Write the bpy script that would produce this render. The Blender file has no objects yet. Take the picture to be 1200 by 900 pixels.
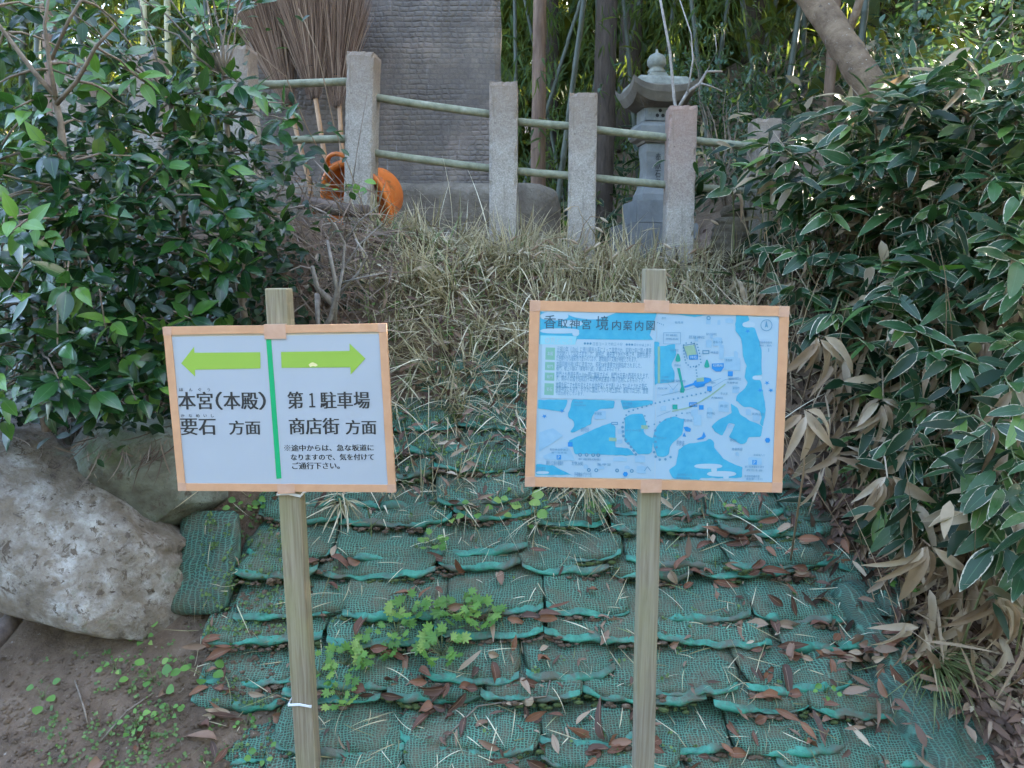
import bpy, bmesh, math, random
import numpy as np
from mathutils import Vector, Matrix, Euler, noise
from mathutils.bvhtree import BVHTree

random.seed(7)
RNG = np.random.default_rng(7)
SC = bpy.context.scene
COL = SC.collection
PI = math.pi
R = math.radians

# ------------------------------------------------------------------ camera, light, exposure
PITCH = R(8.0)
CAM = Vector((0, 0, 1.55))
cam_data = bpy.data.cameras.new("camera")
cam_data.sensor_width = 36
cam_data.lens = 27
cam_data.clip_start = 0.05
cam_data.clip_end = 600
cam = bpy.data.objects.new("camera", cam_data)
COL.objects.link(cam)
cam.location = CAM
cam.rotation_euler = (PI / 2 - PITCH, 0, 0)
SC.camera = cam

SUN_EL, SUN_AZ = R(27), R(48)          # azimuth clockwise from +Y (behind the grove, to the right)
world = bpy.data.worlds.new("World")
SC.world = world
world.use_nodes = True
wn = world.node_tree.nodes
sky = wn.new("ShaderNodeTexSky")
sky.sky_type = 'NISHITA'
sky.sun_disc = False
sky.dust_density = 5.0
sky.ozone_density = 0.6
sky.sun_elevation = SUN_EL
sky.sun_rotation = SUN_AZ
wn["Background"].inputs[1].default_value = 0.13
world.node_tree.links.new(sky.outputs[0], wn["Background"].inputs[0])
sl = bpy.data.lights.new("sun", 'SUN')
sl.energy = 2.0
sl.angle = R(0.5)
sl.color = (1.0, 0.89, 0.72)
sun = bpy.data.objects.new("sun", sl)
COL.objects.link(sun)
sdir = Vector((math.sin(SUN_AZ) * math.cos(SUN_EL), math.cos(SUN_AZ) * math.cos(SUN_EL), math.sin(SUN_EL)))
sun.rotation_euler = sdir.to_track_quat('Z', 'Y').to_euler()
SC.view_settings.view_transform = 'Standard'
SC.view_settings.look = 'None'
SC.view_settings.gamma = 1
SC.view_settings.exposure = 4.15


def ray(px, py):
    u = (px - 600) / 900
    v = (450 - py) / 900
    c, s = math.cos(PITCH), math.sin(PITCH)
    return Vector((u, c + v * s, -s + v * c))


def P(px, py, Y):
    d = ray(px, py)
    return CAM + d * (Y / d.y)


# ------------------------------------------------------------------ generic helpers
def tag(o, label=None, cat=None, group=None, kind=None):
    if label: o['label'] = label
    if cat: o['category'] = cat
    if group: o['group'] = group
    if kind: o['kind'] = kind
    return o


def thing(name, label, cat, loc=(0, 0, 0), rot=(0, 0, 0), group=None):
    o = bpy.data.objects.new(name, None)
    o.empty_display_size = 0.05
    COL.objects.link(o)
    o.location = loc
    o.rotation_euler = rot
    return tag(o, label, cat, group)


def link(name, me, parent=None, mat=None):
    o = bpy.data.objects.new(name, me)
    COL.objects.link(o)
    if mat is not None and len(me.materials) == 0:
        me.materials.append(mat)
    if parent is not None:
        o.parent = parent
    return o


class MB:
    """collects polygons (with uv in metres and a material index) into one mesh"""
    def __init__(self):
        self.v, self.f, self.m, self.uv = [], [], [], []

    def add(self, V, F, m=0, uv=None, M=None):
        b = len(self.v)
        for p in V:
            p = Vector(p)
            if M is not None: p = M @ p
            self.v.append(tuple(p))
        for f in F:
            self.f.append([b + i for i in f])
            self.m.append(m)
        if uv is None:
            self.uv += [(p[0], p[1]) for p in V]
        else:
            self.uv += [tuple(q) for q in uv]
        return self

    def box(self, c, s, m=0, M=None, taper=1.0, bev=0.0):
        if bev > 0:
            bm = bmesh.new()
            bmesh.ops.create_cube(bm, size=1)
            for v in bm.verts:
                k = taper if v.co.z > 0 else 1
                v.co = Vector((v.co.x * s[0] * k, v.co.y * s[1] * k, v.co.z * s[2]))
            bmesh.ops.bevel(bm, geom=bm.edges[:], offset=bev, segments=2, affect='EDGES')
            bm.verts.ensure_lookup_table()
            V = [tuple(v.co + Vector(c)) for v in bm.verts]
            F = [[v.index for v in f.verts] for f in bm.faces]
            bm.free()
            return self.add(V, F, m, None, M)
        x, y, z = s[0] / 2, s[1] / 2, s[2] / 2
        V = []
        for k, zz in ((1, -z), (taper, z)):
            V += [(-x * k, -y * k, zz), (x * k, -y * k, zz), (x * k, y * k, zz), (-x * k, y * k, zz)]
        V = [(a + c[0], b + c[1], d + c[2]) for a, b, d in V]
        F = [(3, 2, 1, 0), (4, 5, 6, 7), (0, 1, 5, 4), (1, 2, 6, 5), (2, 3, 7, 6), (3, 0, 4, 7)]
        return self.add(V, F, m, None, M)

    def tube(self, pts, rad, sides=7, m=0, M=None, cap=True):
        V, F, UV = tube_arrays(pts, rad, sides, cap)
        return self.add(V, F, m, UV, M)

    def lathe(self, prof, sides=24, m=0, M=None, sq=0):
        V, F = [], []
        for r, z in prof:
            for k in range(sides):
                a = 2 * PI * k / sides
                V.append((r * math.cos(a), r * math.sin(a), z))
        for i in range(len(prof) - 1):
            for k in range(sides):
                j = (k + 1) % sides
                F.append((i * sides + k, i * sides + j, (i + 1) * sides + j, (i + 1) * sides + k))
        F.append(list(range(sides))[::-1])
        F.append([(len(prof) - 1) * sides + k for k in range(sides)])
        return self.add(V, F, m, None, M)

    def mesh(self, name, mats, smooth=False):
        me = bpy.data.meshes.new(name)
        me.from_pydata(self.v, [], self.f)
        for m in (mats if isinstance(mats, (list, tuple)) else [mats]):
            me.materials.append(m)
        me.polygons.foreach_set('material_index', self.m)
        uvl = me.uv_layers.new(name="UVMap")
        li = np.zeros(len(me.loops), dtype=np.int32)
        me.loops.foreach_get('vertex_index', li)
        uv = np.array(self.uv, dtype=np.float32).reshape(-1, 2)
        uvl.data.foreach_set('uv', uv[li].ravel())
        if smooth:
            me.polygons.foreach_set('use_smooth', [True] * len(me.polygons))
        me.update()
        return me

    def build(self, name, mats, parent=None, smooth=False):
        return link(name, self.mesh(name, mats, smooth), parent)


def tube_arrays(pts, rad, sides=7, cap=True):
    pts = [Vector(p) for p in pts]
    n = len(pts)
    if not hasattr(rad, '__len__'): rad = [rad] * n
    V, F, UV = [], [], []
    ref = Vector((0.13, 0.31, 0.94))
    dist = 0
    for i, p in enumerate(pts):
        t = (pts[min(i + 1, n - 1)] - pts[max(i - 1, 0)])
        if t.length < 1e-9: t = Vector((0, 0, 1))
        t.normalize()
        if abs(t.dot(ref)) > 0.95: ref = Vector((1, 0.1, 0))
        a = t.cross(ref).normalized()
        b = t.cross(a)
        ref = b.cross(t) if False else ref
        if i: dist += (p - pts[i - 1]).length
        for k in range(sides):
            an = 2 * PI * k / sides
            V.append(p + (a * math.cos(an) + b * math.sin(an)) * rad[i])
            UV.append((k / sides * 2 * PI * rad[i], dist))
    for i in range(n - 1):
        for k in range(sides):
            j = (k + 1) % sides
            F.append((i * sides + k, i * sides + j, (i + 1) * sides + j, (i + 1) * sides + k))
    if cap:
        F.append(list(range(sides))[::-1])
        F.append([(n - 1) * sides + k for k in range(sides)])
    return V, F, UV


def np_mesh(name, V, Q, UV=None, rnd=None, mat=None, smooth=True):
    """mesh from numpy arrays: V (n,3), Q (m,4) quads, UV (n,2), rnd (n,)"""
    me = bpy.data.meshes.new(name)
    n, m = len(V), len(Q)
    me.vertices.add(n)
    me.vertices.foreach_set('co', np.ascontiguousarray(V, dtype=np.float32).ravel())
    me.loops.add(m * 4)
    me.loops.foreach_set('vertex_index', np.ascontiguousarray(Q, dtype=np.int32).ravel())
    me.polygons.add(m)
    me.polygons.foreach_set('loop_start', np.arange(0, m * 4, 4, dtype=np.int32))
    me.polygons.foreach_set('loop_total', np.full(m, 4, dtype=np.int32))
    if smooth:
        me.polygons.foreach_set('use_smooth', np.ones(m, dtype=bool))
    if UV is not None:
        l = me.uv_layers.new(name="UVMap")
        l.data.foreach_set('uv', np.ascontiguousarray(UV[Q.ravel()], dtype=np.float32).ravel())
    if rnd is not None:
        a = me.attributes.new('rnd', 'FLOAT', 'POINT')
        a.data.foreach_set('value', np.ascontiguousarray(rnd, dtype=np.float32))
    if mat is not None: me.materials.append(mat)
    me.update(calc_edges=True)
    me.validate()
    return me


def leaf_template(L, W, n=5, fold=0.25, droop=0.2, peak=0.45, tip=1.0, stem=0.1, wave=0.0):
    """leaf along +Y, face +Z; 3 verts a station; returns V,Q,UV"""
    V, UV = [], []
    for i in range(n + 1):
        t = i / n
        if t < peak:
            w = math.sin(PI / 2 * (t / peak)) ** 0.8
        else:
            w = math.cos(PI / 2 * ((t - peak) / (1 - peak))) ** tip
        w = max(w, 0.03) * W / 2
        y = L * (stem + (1 - stem) * t) if stem else L * t
        z = -droop * L * t * t
        wz = fold * w + wave * W * math.sin(t * 9)
        V += [(-w, y, z + wz), (0, y, z), (w, y, z + fold * w - wave * W * math.sin(t * 8 + 1))]
        UV += [(0, t), (0.5, t), (1, t)]
    Q = []
    for i in range(n):
        b = i * 3
        Q += [(b, b + 1, b + 4, b + 3), (b + 1, b + 2, b + 5, b + 4)]
    return np.array(V, float), np.array(Q, int), np.array(UV, float)


def leaf_mesh(name, tpl, mat):
    V, Q, UV = tpl
    return np_mesh(name, V, Q, UV, np.zeros(len(V)), mat)


def scatter(name, tpls, mats4, mat, parent=None, rnd=None, pick=None):
    """one joined mesh from many transforms (n,4,4)"""
    mats4 = np.array(mats4, float).reshape(-1, 4, 4)
    n = len(mats4)
    if pick is None: pick = RNG.integers(0, len(tpls), n)
    if rnd is None: rnd = RNG.random(n)
    VV, QQ, UU, RR = [], [], [], []
    base = 0
    for k, (V, Q, UV) in enumerate(tpls):
        sel = mats4[pick == k]
        if len(sel) == 0: continue
        r = rnd[pick == k]
        Vh = np.concatenate([V, np.ones((len(V), 1))], 1)
        W = np.einsum('nij,vj->nvi', sel, Vh)[:, :, :3].reshape(-1, 3)
        q = (Q[None] + (np.arange(len(sel)) * len(V))[:, None, None]).reshape(-1, 4) + base
        VV.append(W); QQ.append(q); UU.append(np.tile(UV, (len(sel), 1))); RR.append(np.repeat(r, len(V)))
        base += len(W)
    me = np_mesh(name, np.concatenate(VV), np.concatenate(QQ), np.concatenate(UU), np.concatenate(RR), mat)
    return link(name, me, parent)


def frame(pos, d, up=(0, 0, 1), s=1.0, roll=0.0):
    """matrix with +Y along d, +Z close to up"""
    d = Vector(d).normalized()
    u = Vector(up)
    x = d.cross(u)
    if x.length < 1e-4: x = d.cross(Vector((1, 0.2, 0)))
    x.normalize()
    z = x.cross(d)
    M = Matrix(((x.x, d.x, z.x, 0), (x.y, d.y, z.y, 0), (x.z, d.z, z.z, 0), (0, 0, 0, 1)))
    if roll: M = M @ Matrix.Rotation(roll, 4, 'Y')
    return Matrix.Translation(pos) @ M @ Matrix.Scale(s, 4)


def proj(p):
    d = Vector(p) - CAM
    c, s_ = math.cos(PITCH), math.sin(PITCH)
    dep = d.y * c - d.z * s_
    return 600 + 900 * d.x / dep, 450 - 900 * (d.z * c + d.y * s_) / dep


def clear_view(p):
    """the spot where the small carved stone shows past the last posts"""
    if p[1] > 4.5: return False
    x, y = proj(p)
    return 824 < x < 884 and 232 < y < 318


def rv(a=1.0):
    while True:
        v = Vector((random.uniform(-1, 1), random.uniform(-1, 1), random.uniform(-1, 1)))
        if 0.05 < v.length < 1: return v.normalized() * a


def curve_pts(a, b, sag=0.0, wob=0.0, n=6):
    a, b = Vector(a), Vector(b)
    L = (b - a).length
    out = []
    for i in range(n + 1):
        t = i / n
        p = a.lerp(b, t)
        p.z -= sag * L * 4 * t * (1 - t)
        if 0 < i < n and wob: p += rv(wob * L)
        out.append(p)
    return out


# ------------------------------------------------------------------ materials
def new_mat(name):
    m = bpy.data.materials.new(name)
    m.use_nodes = True
    nt = m.node_tree
    return m, nt, nt.nodes["Principled BSDF"]


def N(nt, t, **kw):
    n = nt.nodes.new(t)
    for k, v in kw.items(): setattr(n, k, v)
    return n


def ramp(nt, fac, stops):
    r = N(nt, "ShaderNodeValToRGB")
    e = r.color_ramp.elements
    while len(e) < len(stops): e.new(0.5)
    for el, (p, c) in zip(e, stops):
        el.position = p
        el.color = (c[0], c[1], c[2], 1)
    nt.links.new(fac, r.inputs[0])
    return r.outputs[0]


def pos_out(nt, coord):
    if coord == 'world':
        return N(nt, "ShaderNodeNewGeometry").outputs['Position']
    t = N(nt, "ShaderNodeTexCoord")
    return t.outputs['UV' if coord == 'uv' else 'Object']


def noise_out(nt, vec, scale, detail=6, rough=0.6, dist=0.0, out='Fac', stretch=None):
    if stretch is not None:
        mp = N(nt, "ShaderNodeMapping")
        mp.inputs['Scale'].default_value = stretch
        nt.links.new(vec, mp.inputs[0])
        vec = mp.outputs[0]
    n = N(nt, "ShaderNodeTexNoise")
    n.inputs['Scale'].default_value = scale
    n.inputs['Detail'].default_value = detail
    n.inputs['Roughness'].default_value = rough
    n.inputs['Distortion'].default_value = dist
    nt.links.new(vec, n.inputs['Vector'])
    return n.outputs[out]


def mixc(nt, fac, a, b, mode='MIX'):
    m = N(nt, "ShaderNodeMix", data_type='RGBA', blend_type=mode)
    for sock, val in ((m.inputs[0], fac), (m.inputs[6], a), (m.inputs[7], b)):
        if isinstance(val, (int, float)): sock.default_value = val
        elif isinstance(val, (tuple, list)): sock.default_value = (val[0], val[1], val[2], 1)
        else: nt.links.new(val, sock)
    return m.outputs[2]


def mth(nt, op, a, b=None, c=None):
    m = N(nt, "ShaderNodeMath", operation=op)
    for i, val in enumerate((a, b, c)):
        if val is None: continue
        if isinstance(val, (int, float)): m.inputs[i].default_value = val
        else: nt.links.new(val, m.inputs[i])
    return m.outputs[0]


def bump(nt, bs, height, strength=0.5, dist=0.02, normal=None):
    b = N(nt, "ShaderNodeBump")
    b.inputs['Strength'].default_value = strength
    b.inputs['Distance'].default_value = dist
    nt.links.new(height, b.inputs['Height'])
    if normal is not None: nt.links.new(normal, b.inputs['Normal'])
    nt.links.new(b.outputs[0], bs.inputs['Normal'])
    return b.outputs[0]


def noisy(name, stops, scale=6, rough=0.85, detail=8, bs_=0.4, bd=0.02, bscale=None, coord='world', stretch=None, spots=None):
    m, nt, b = new_mat(name)
    v = pos_out(nt, coord)
    f = noise_out(nt, v, scale, detail, 0.65, 0.3, stretch=stretch)
    c = ramp(nt, f, stops)
    if spots:
        for (sc, lo, hi, colr) in spots:
            g = noise_out(nt, v, sc, 5, 0.7, 0.5)
            k = N(nt, "ShaderNodeMapRange")
            k.inputs[1].default_value = lo; k.inputs[2].default_value = hi
            nt.links.new(g, k.inputs[0])
            c = mixc(nt, k.outputs[0], c, colr)
    nt.links.new(c, b.inputs['Base Color'])
    b.inputs['Roughness'].default_value = rough
    if bs_:
        h = noise_out(nt, v, bscale or scale * 4, 8, 0.7, stretch=stretch)
        bump(nt, b, h, bs_, bd)
    return m


def plain(name, c, rough=0.6, metal=0.0, spec=0.5):
    m, nt, b = new_mat(name)
    b.inputs['Base Color'].default_value = (*c, 1)
    b.inputs['Roughness'].default_value = rough
    b.inputs['Metallic'].default_value = metal
    b.inputs['Specular IOR Level'].default_value = spec
    return m


def leaf_mat(name, stops, rough=0.4, trans=0.3, tcol=None, margin=None, vein=None, bumpy=0.0, spec=0.5):
    m, nt, b = new_mat(name)
    oi = N(nt, "ShaderNodeObjectInfo")
    at = N(nt, "ShaderNodeAttribute", attribute_name='rnd')
    f = mth(nt, 'FRACT', mth(nt, 'ADD', oi.outputs['Random'], at.outputs['Fac']))
    c = ramp(nt, f, stops)
    uv = N(nt, "ShaderNodeTexCoord").outputs['UV']
    sp = N(nt, "ShaderNodeSeparateXYZ")
    nt.links.new(uv, sp.inputs[0])
    e = mth(nt, 'ABSOLUTE', mth(nt, 'SUBTRACT', sp.outputs[0], 0.5))     # 0 midrib .. .5 edge
    if vein:
        k = mth(nt, 'LESS_THAN', e, vein[1])
        c = mixc(nt, k, c, vein[0])
    wp = N(nt, "ShaderNodeNewGeometry").outputs['Position']
    nz = noise_out(nt, wp, 60, 3, 0.6)
    c = mixc(nt, mth(nt, 'MULTIPLY', nz, 0.35), c, mixc(nt, 1.0, c, (0.45, 0.45, 0.4), 'MULTIPLY'))
    bl = noise_out(nt, wp, 26, 4, 0.7, 0.8)
    kb = N(nt, "ShaderNodeMapRange"); kb.inputs[1].default_value = 0.66; kb.inputs[2].default_value = 0.72; kb.inputs[4].default_value = 0.75
    nt.links.new(mth(nt, 'ADD', bl, mth(nt, 'MULTIPLY_ADD', mth(nt, 'FRACT', mth(nt, 'MULTIPLY', f, 13.7)), 0.16, -0.10)), kb.inputs[0])
    c = mixc(nt, kb.outputs[0], c, (0.16, 0.12, 0.05))
    if margin:
        jit = mth(nt, 'MULTIPLY_ADD', nz, 0.22, -0.11)
        k = N(nt, "ShaderNodeMapRange")
        k.inputs[1].default_value = margin[1]; k.inputs[2].default_value = margin[1] + 0.03
        vary = mth(nt, 'MULTIPLY_ADD', mth(nt, 'FRACT', mth(nt, 'MULTIPLY', f, 7.31)), 0.085, -0.06)
        tipm = mth(nt, 'MAXIMUM', mth(nt, 'ADD', mth(nt, 'ADD', e, vary), jit), mth(nt, 'MULTIPLY', sp.outputs[1], 0.462))
        nt.links.new(tipm, k.inputs[0])
        c = mixc(nt, k.outputs[0], c, margin[0])
    nt.links.new(c, b.inputs['Base Color'])
    b.inputs['Roughness'].default_value = rough
    b.inputs['Specular IOR Level'].default_value = spec
    if bumpy:
        w = N(nt, "ShaderNodeTexWave", wave_type='BANDS', bands_direction='X')
        w.inputs['Scale'].default_value = 5
        nt.links.new(uv, w.inputs[0])
        bump(nt, b, w.outputs['Fac'], bumpy, 0.004)
    out = nt.nodes['Material Output']
    if trans > 0:
        tr = N(nt, "ShaderNodeBsdfTranslucent")
        tc = mixc(nt, 0.65, c, tcol) if tcol else c
        nt.links.new(tc, tr.inputs[0])
        ms = N(nt, "ShaderNodeMixShader")
        ms.inputs[0].default_value = trans
        nt.links.new(b.outputs[0], ms.inputs[1])
        nt.links.new(tr.outputs[0], ms.inputs[2])
        nt.links.new(ms.outputs[0], out.inputs[0])
    return m


M = {}
M['soil'] = noisy('soil', [(0.25, (0.085, 0.055, 0.036)), (0.55, (0.175, 0.122, 0.085)), (0.8, (0.28, 0.215, 0.16))], 9, 0.95, 10, 0.9, 0.03, 45,
                  spots=[(3.0, 0.55, 0.75, (0.06, 0.042, 0.03)), (70, 0.62, 0.72, (0.33, 0.29, 0.25))])
M['boulder'] = noisy('boulder_stone', [(0.30, (0.07, 0.052, 0.038)), (0.42, (0.19, 0.158, 0.125)), (0.52, (0.33, 0.305, 0.28)), (0.64, (0.52, 0.515, 0.51)), (0.78, (0.70, 0.70, 0.71))], 6, 0.9, 12, 0.8, 0.02, 30,
                     spots=[(26, 0.55, 0.60, (0.09, 0.07, 0.055)), (1.4, 0.5, 0.62, (0.15, 0.12, 0.09)), (13, 0.50, 0.66, (0.22, 0.18, 0.14)), (3.0, 0.52, 0.70, (0.22, 0.18, 0.14)), (34, 0.52, 0.72, (0.16, 0.135, 0.11)), (4, 0.60, 0.74, (0.2, 0.24, 0.17)), (90, 0.55, 0.75, (0.2, 0.17, 0.14))])
M['boulder2'] = noisy('grey_green_stone', [(0.3, (0.055, 0.045, 0.030)), (0.47, (0.15, 0.152, 0.115)), (0.68, (0.27, 0.32, 0.27))], 5, 0.9, 12, 0.8, 0.02, 26,
                      spots=[(18, 0.57, 0.66, (0.09, 0.07, 0.05)), (3.5, 0.56, 0.7, (0.10, 0.13, 0.06)), (60, 0.62, 0.7, (0.08, 0.07, 0.05))])
M['stone_plinth'] = noisy('plinth_stone', [(0.3, (0.085, 0.070, 0.052)), (0.55, (0.19, 0.162, 0.125)), (0.8, (0.33, 0.295, 0.24))], 6, 0.92, 10, 0.9, 0.03, 22,
                          spots=[(40, 0.6, 0.7, (0.1, 0.09, 0.07))])
M['bark_pale'] = noisy('pale_bark', [(0.3, (0.11, 0.068, 0.048)), (0.6, (0.22, 0.145, 0.105)), (0.85, (0.31, 0.225, 0.175))], 5, 0.9, 8, 0.6, 0.02, 12, stretch=(6, 6, 0.7))
M['bark_dark'] = noisy('dark_bark', [(0.3, (0.035, 0.026, 0.02)), (0.7, (0.10, 0.075, 0.06))], 6, 0.95, 8, 0.8, 0.02, 14, stretch=(5, 5, 0.8))
M['bark_lean'] = noisy('rough_bark', [(0.3, (0.10, 0.066, 0.042)), (0.55, (0.20, 0.14, 0.092)), (0.8, (0.32, 0.24, 0.17))], 9, 0.9, 10, 0.9, 0.02, 26,
                       spots=[(16, 0.6, 0.68, (0.10, 0.075, 0.055)), (30, 0.63, 0.7, (0.42, 0.40, 0.36))])
M['twig'] = noisy('twig_bark', [(0.3, (0.10, 0.08, 0.06)), (0.7, (0.26, 0.215, 0.175))], 30, 0.9, 6, 0.4, 0.005, 90)
M['twig_grey'] = noisy('grey_twig', [(0.3, (0.14, 0.12, 0.105)), (0.7, (0.36, 0.33, 0.30))], 30, 0.9, 6, 0.5, 0.005, 90)
M['stem_green'] = noisy('green_stem', [(0.3, (0.08, 0.11, 0.04)), (0.7, (0.2, 0.22, 0.1))], 20, 0.7, 4, 0)
M['log'] = noisy('log_bark', [(0.3, (0.06, 0.045, 0.04)), (0.7, (0.19, 0.15, 0.13))], 14, 0.95, 8, 0.7, 0.01, 40)

# wood of the sign posts, grain runs along Z
def wood_mat(name, stops, green=0.0):
    m, nt, b = new_mat(name)
    v = pos_out(nt, 'object')
    f = noise_out(nt, v, 26, 8, 0.65, 0.6, stretch=(3.2, 3.2, 0.12))
    c = ramp(nt, f, stops)
    g = noise_out(nt, v, 5, 4, 0.6, stretch=(1, 1, 0.5))
    k = N(nt, "ShaderNodeMapRange")
    k.inputs[1].default_value = 0.42; k.inputs[2].default_value = 0.62
    nt.links.new(g, k.inputs[0])
    c = mixc(nt, mth(nt, 'MULTIPLY', k.outputs[0], green), c, (0.24, 0.25, 0.10))
    line = noise_out(nt, v, 34, 4, 0.7, 0.2, stretch=(2.5, 2.5, 0.03))
    k2 = N(nt, "ShaderNodeMapRange")
    k2.inputs[1].default_value = 0.57; k2.inputs[2].default_value = 0.68
    nt.links.new(line, k2.inputs[0])
    c = mixc(nt, mth(nt, 'MULTIPLY', k2.outputs[0], 0.7), c, (0.12, 0.09, 0.06))
    nt.links.new(c, b.inputs['Base Color'])
    b.inputs['Roughness'].default_value = 0.85
    bump(nt, b, f, 0.35, 0.004)
    return m
M['post'] = wood_mat('weathered_post_wood', [(0.3, (0.14, 0.11, 0.075)), (0.55, (0.255, 0.215, 0.155)), (0.8, (0.37, 0.33, 0.255))], 0.4)
M['post2'] = wood_mat('pale_post_wood', [(0.3, (0.15, 0.125, 0.09)), (0.55, (0.24, 0.21, 0.16)), (0.8, (0.33, 0.30, 0.235))], 0.3)

# exposed-aggregate concrete of the fence posts
def concrete(name, topc=(0.2, 0.145, 0.105), lo=0.62):
    m, nt, b = new_mat(name)
    v = pos_out(nt, 'object')
    f = noise_out(nt, v, 5, 8, 0.7, 0.2)
    c = ramp(nt, f, [(0.3, (0.21, 0.185, 0.16)), (0.55, (0.32, 0.295, 0.265)), (0.8, (0.44, 0.42, 0.39))])
    vo = N(nt, "ShaderNodeTexVoronoi")
    vo.inputs['Scale'].default_value = 190
    nt.links.new(v, vo.inputs['Vector'])
    sv = N(nt, "ShaderNodeSeparateColor"); nt.links.new(vo.outputs['Color'], sv.inputs[0])
    c = mixc(nt, 0.32, c, ramp(nt, sv.outputs[0], [(0.0, (0.10, 0.085, 0.07)), (0.5, (0.30, 0.27, 0.235)), (1.0, (0.55, 0.52, 0.47))]))
    sp = N(nt, "ShaderNodeSeparateXYZ")
    nt.links.new(v, sp.inputs[0])
    # weathered brown lichen near the exposed top of each post
    k = N(nt, "ShaderNodeMapRange")
    k.inputs[1].default_value = lo; k.inputs[2].default_value = 0.95
    nt.links.new(mth(nt, 'ADD', sp.outputs[2], mth(nt, 'MULTIPLY_ADD', noise_out(nt, v, 9, 5), 0.5, -0.25)), k.inputs[0])
    c = mixc(nt, mth(nt, 'MULTIPLY', k.outputs[0], 0.75), c, topc)
    ss = noise_out(nt, v, 22, 5, 0.7, 0.2, stretch=(2.2, 2.2, 0.12))
    ks = N(nt, "ShaderNodeMapRange"); ks.inputs[1].default_value = 0.55; ks.inputs[2].default_value = 0.72
    nt.links.new(ss, ks.inputs[0])
    c = mixc(nt, mth(nt, 'MULTIPLY', ks.outputs[0], 0.55), c, (0.13, 0.11, 0.085))
    d = noise_out(nt, v, 38, 3, 0.6)
    k3 = N(nt, "ShaderNodeMapRange")
    k3.inputs[1].default_value = 0.68; k3.inputs[2].default_value = 0.72
    nt.links.new(d, k3.inputs[0])
    c = mixc(nt, k3.outputs[0], c, (0.07, 0.06, 0.05))
    nt.links.new(c, b.inputs['Base Color'])
    b.inputs['Roughness'].default_value = 0.9
    bump(nt, b, vo.outputs['Distance'], 0.35, 0.004)
    return m
M['concrete'] = concrete('concrete')
M['concrete_red'] = concrete('reddish_concrete', (0.25, 0.145, 0.11), 0.42)
M['pipe'] = noisy('mossy_pipe', [(0.3, (0.13, 0.14, 0.09)), (0.6, (0.24, 0.25, 0.18)), (0.8, (0.34, 0.35, 0.29))], 22, 0.75, 8, 0.3, 0.004, 120)

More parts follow.
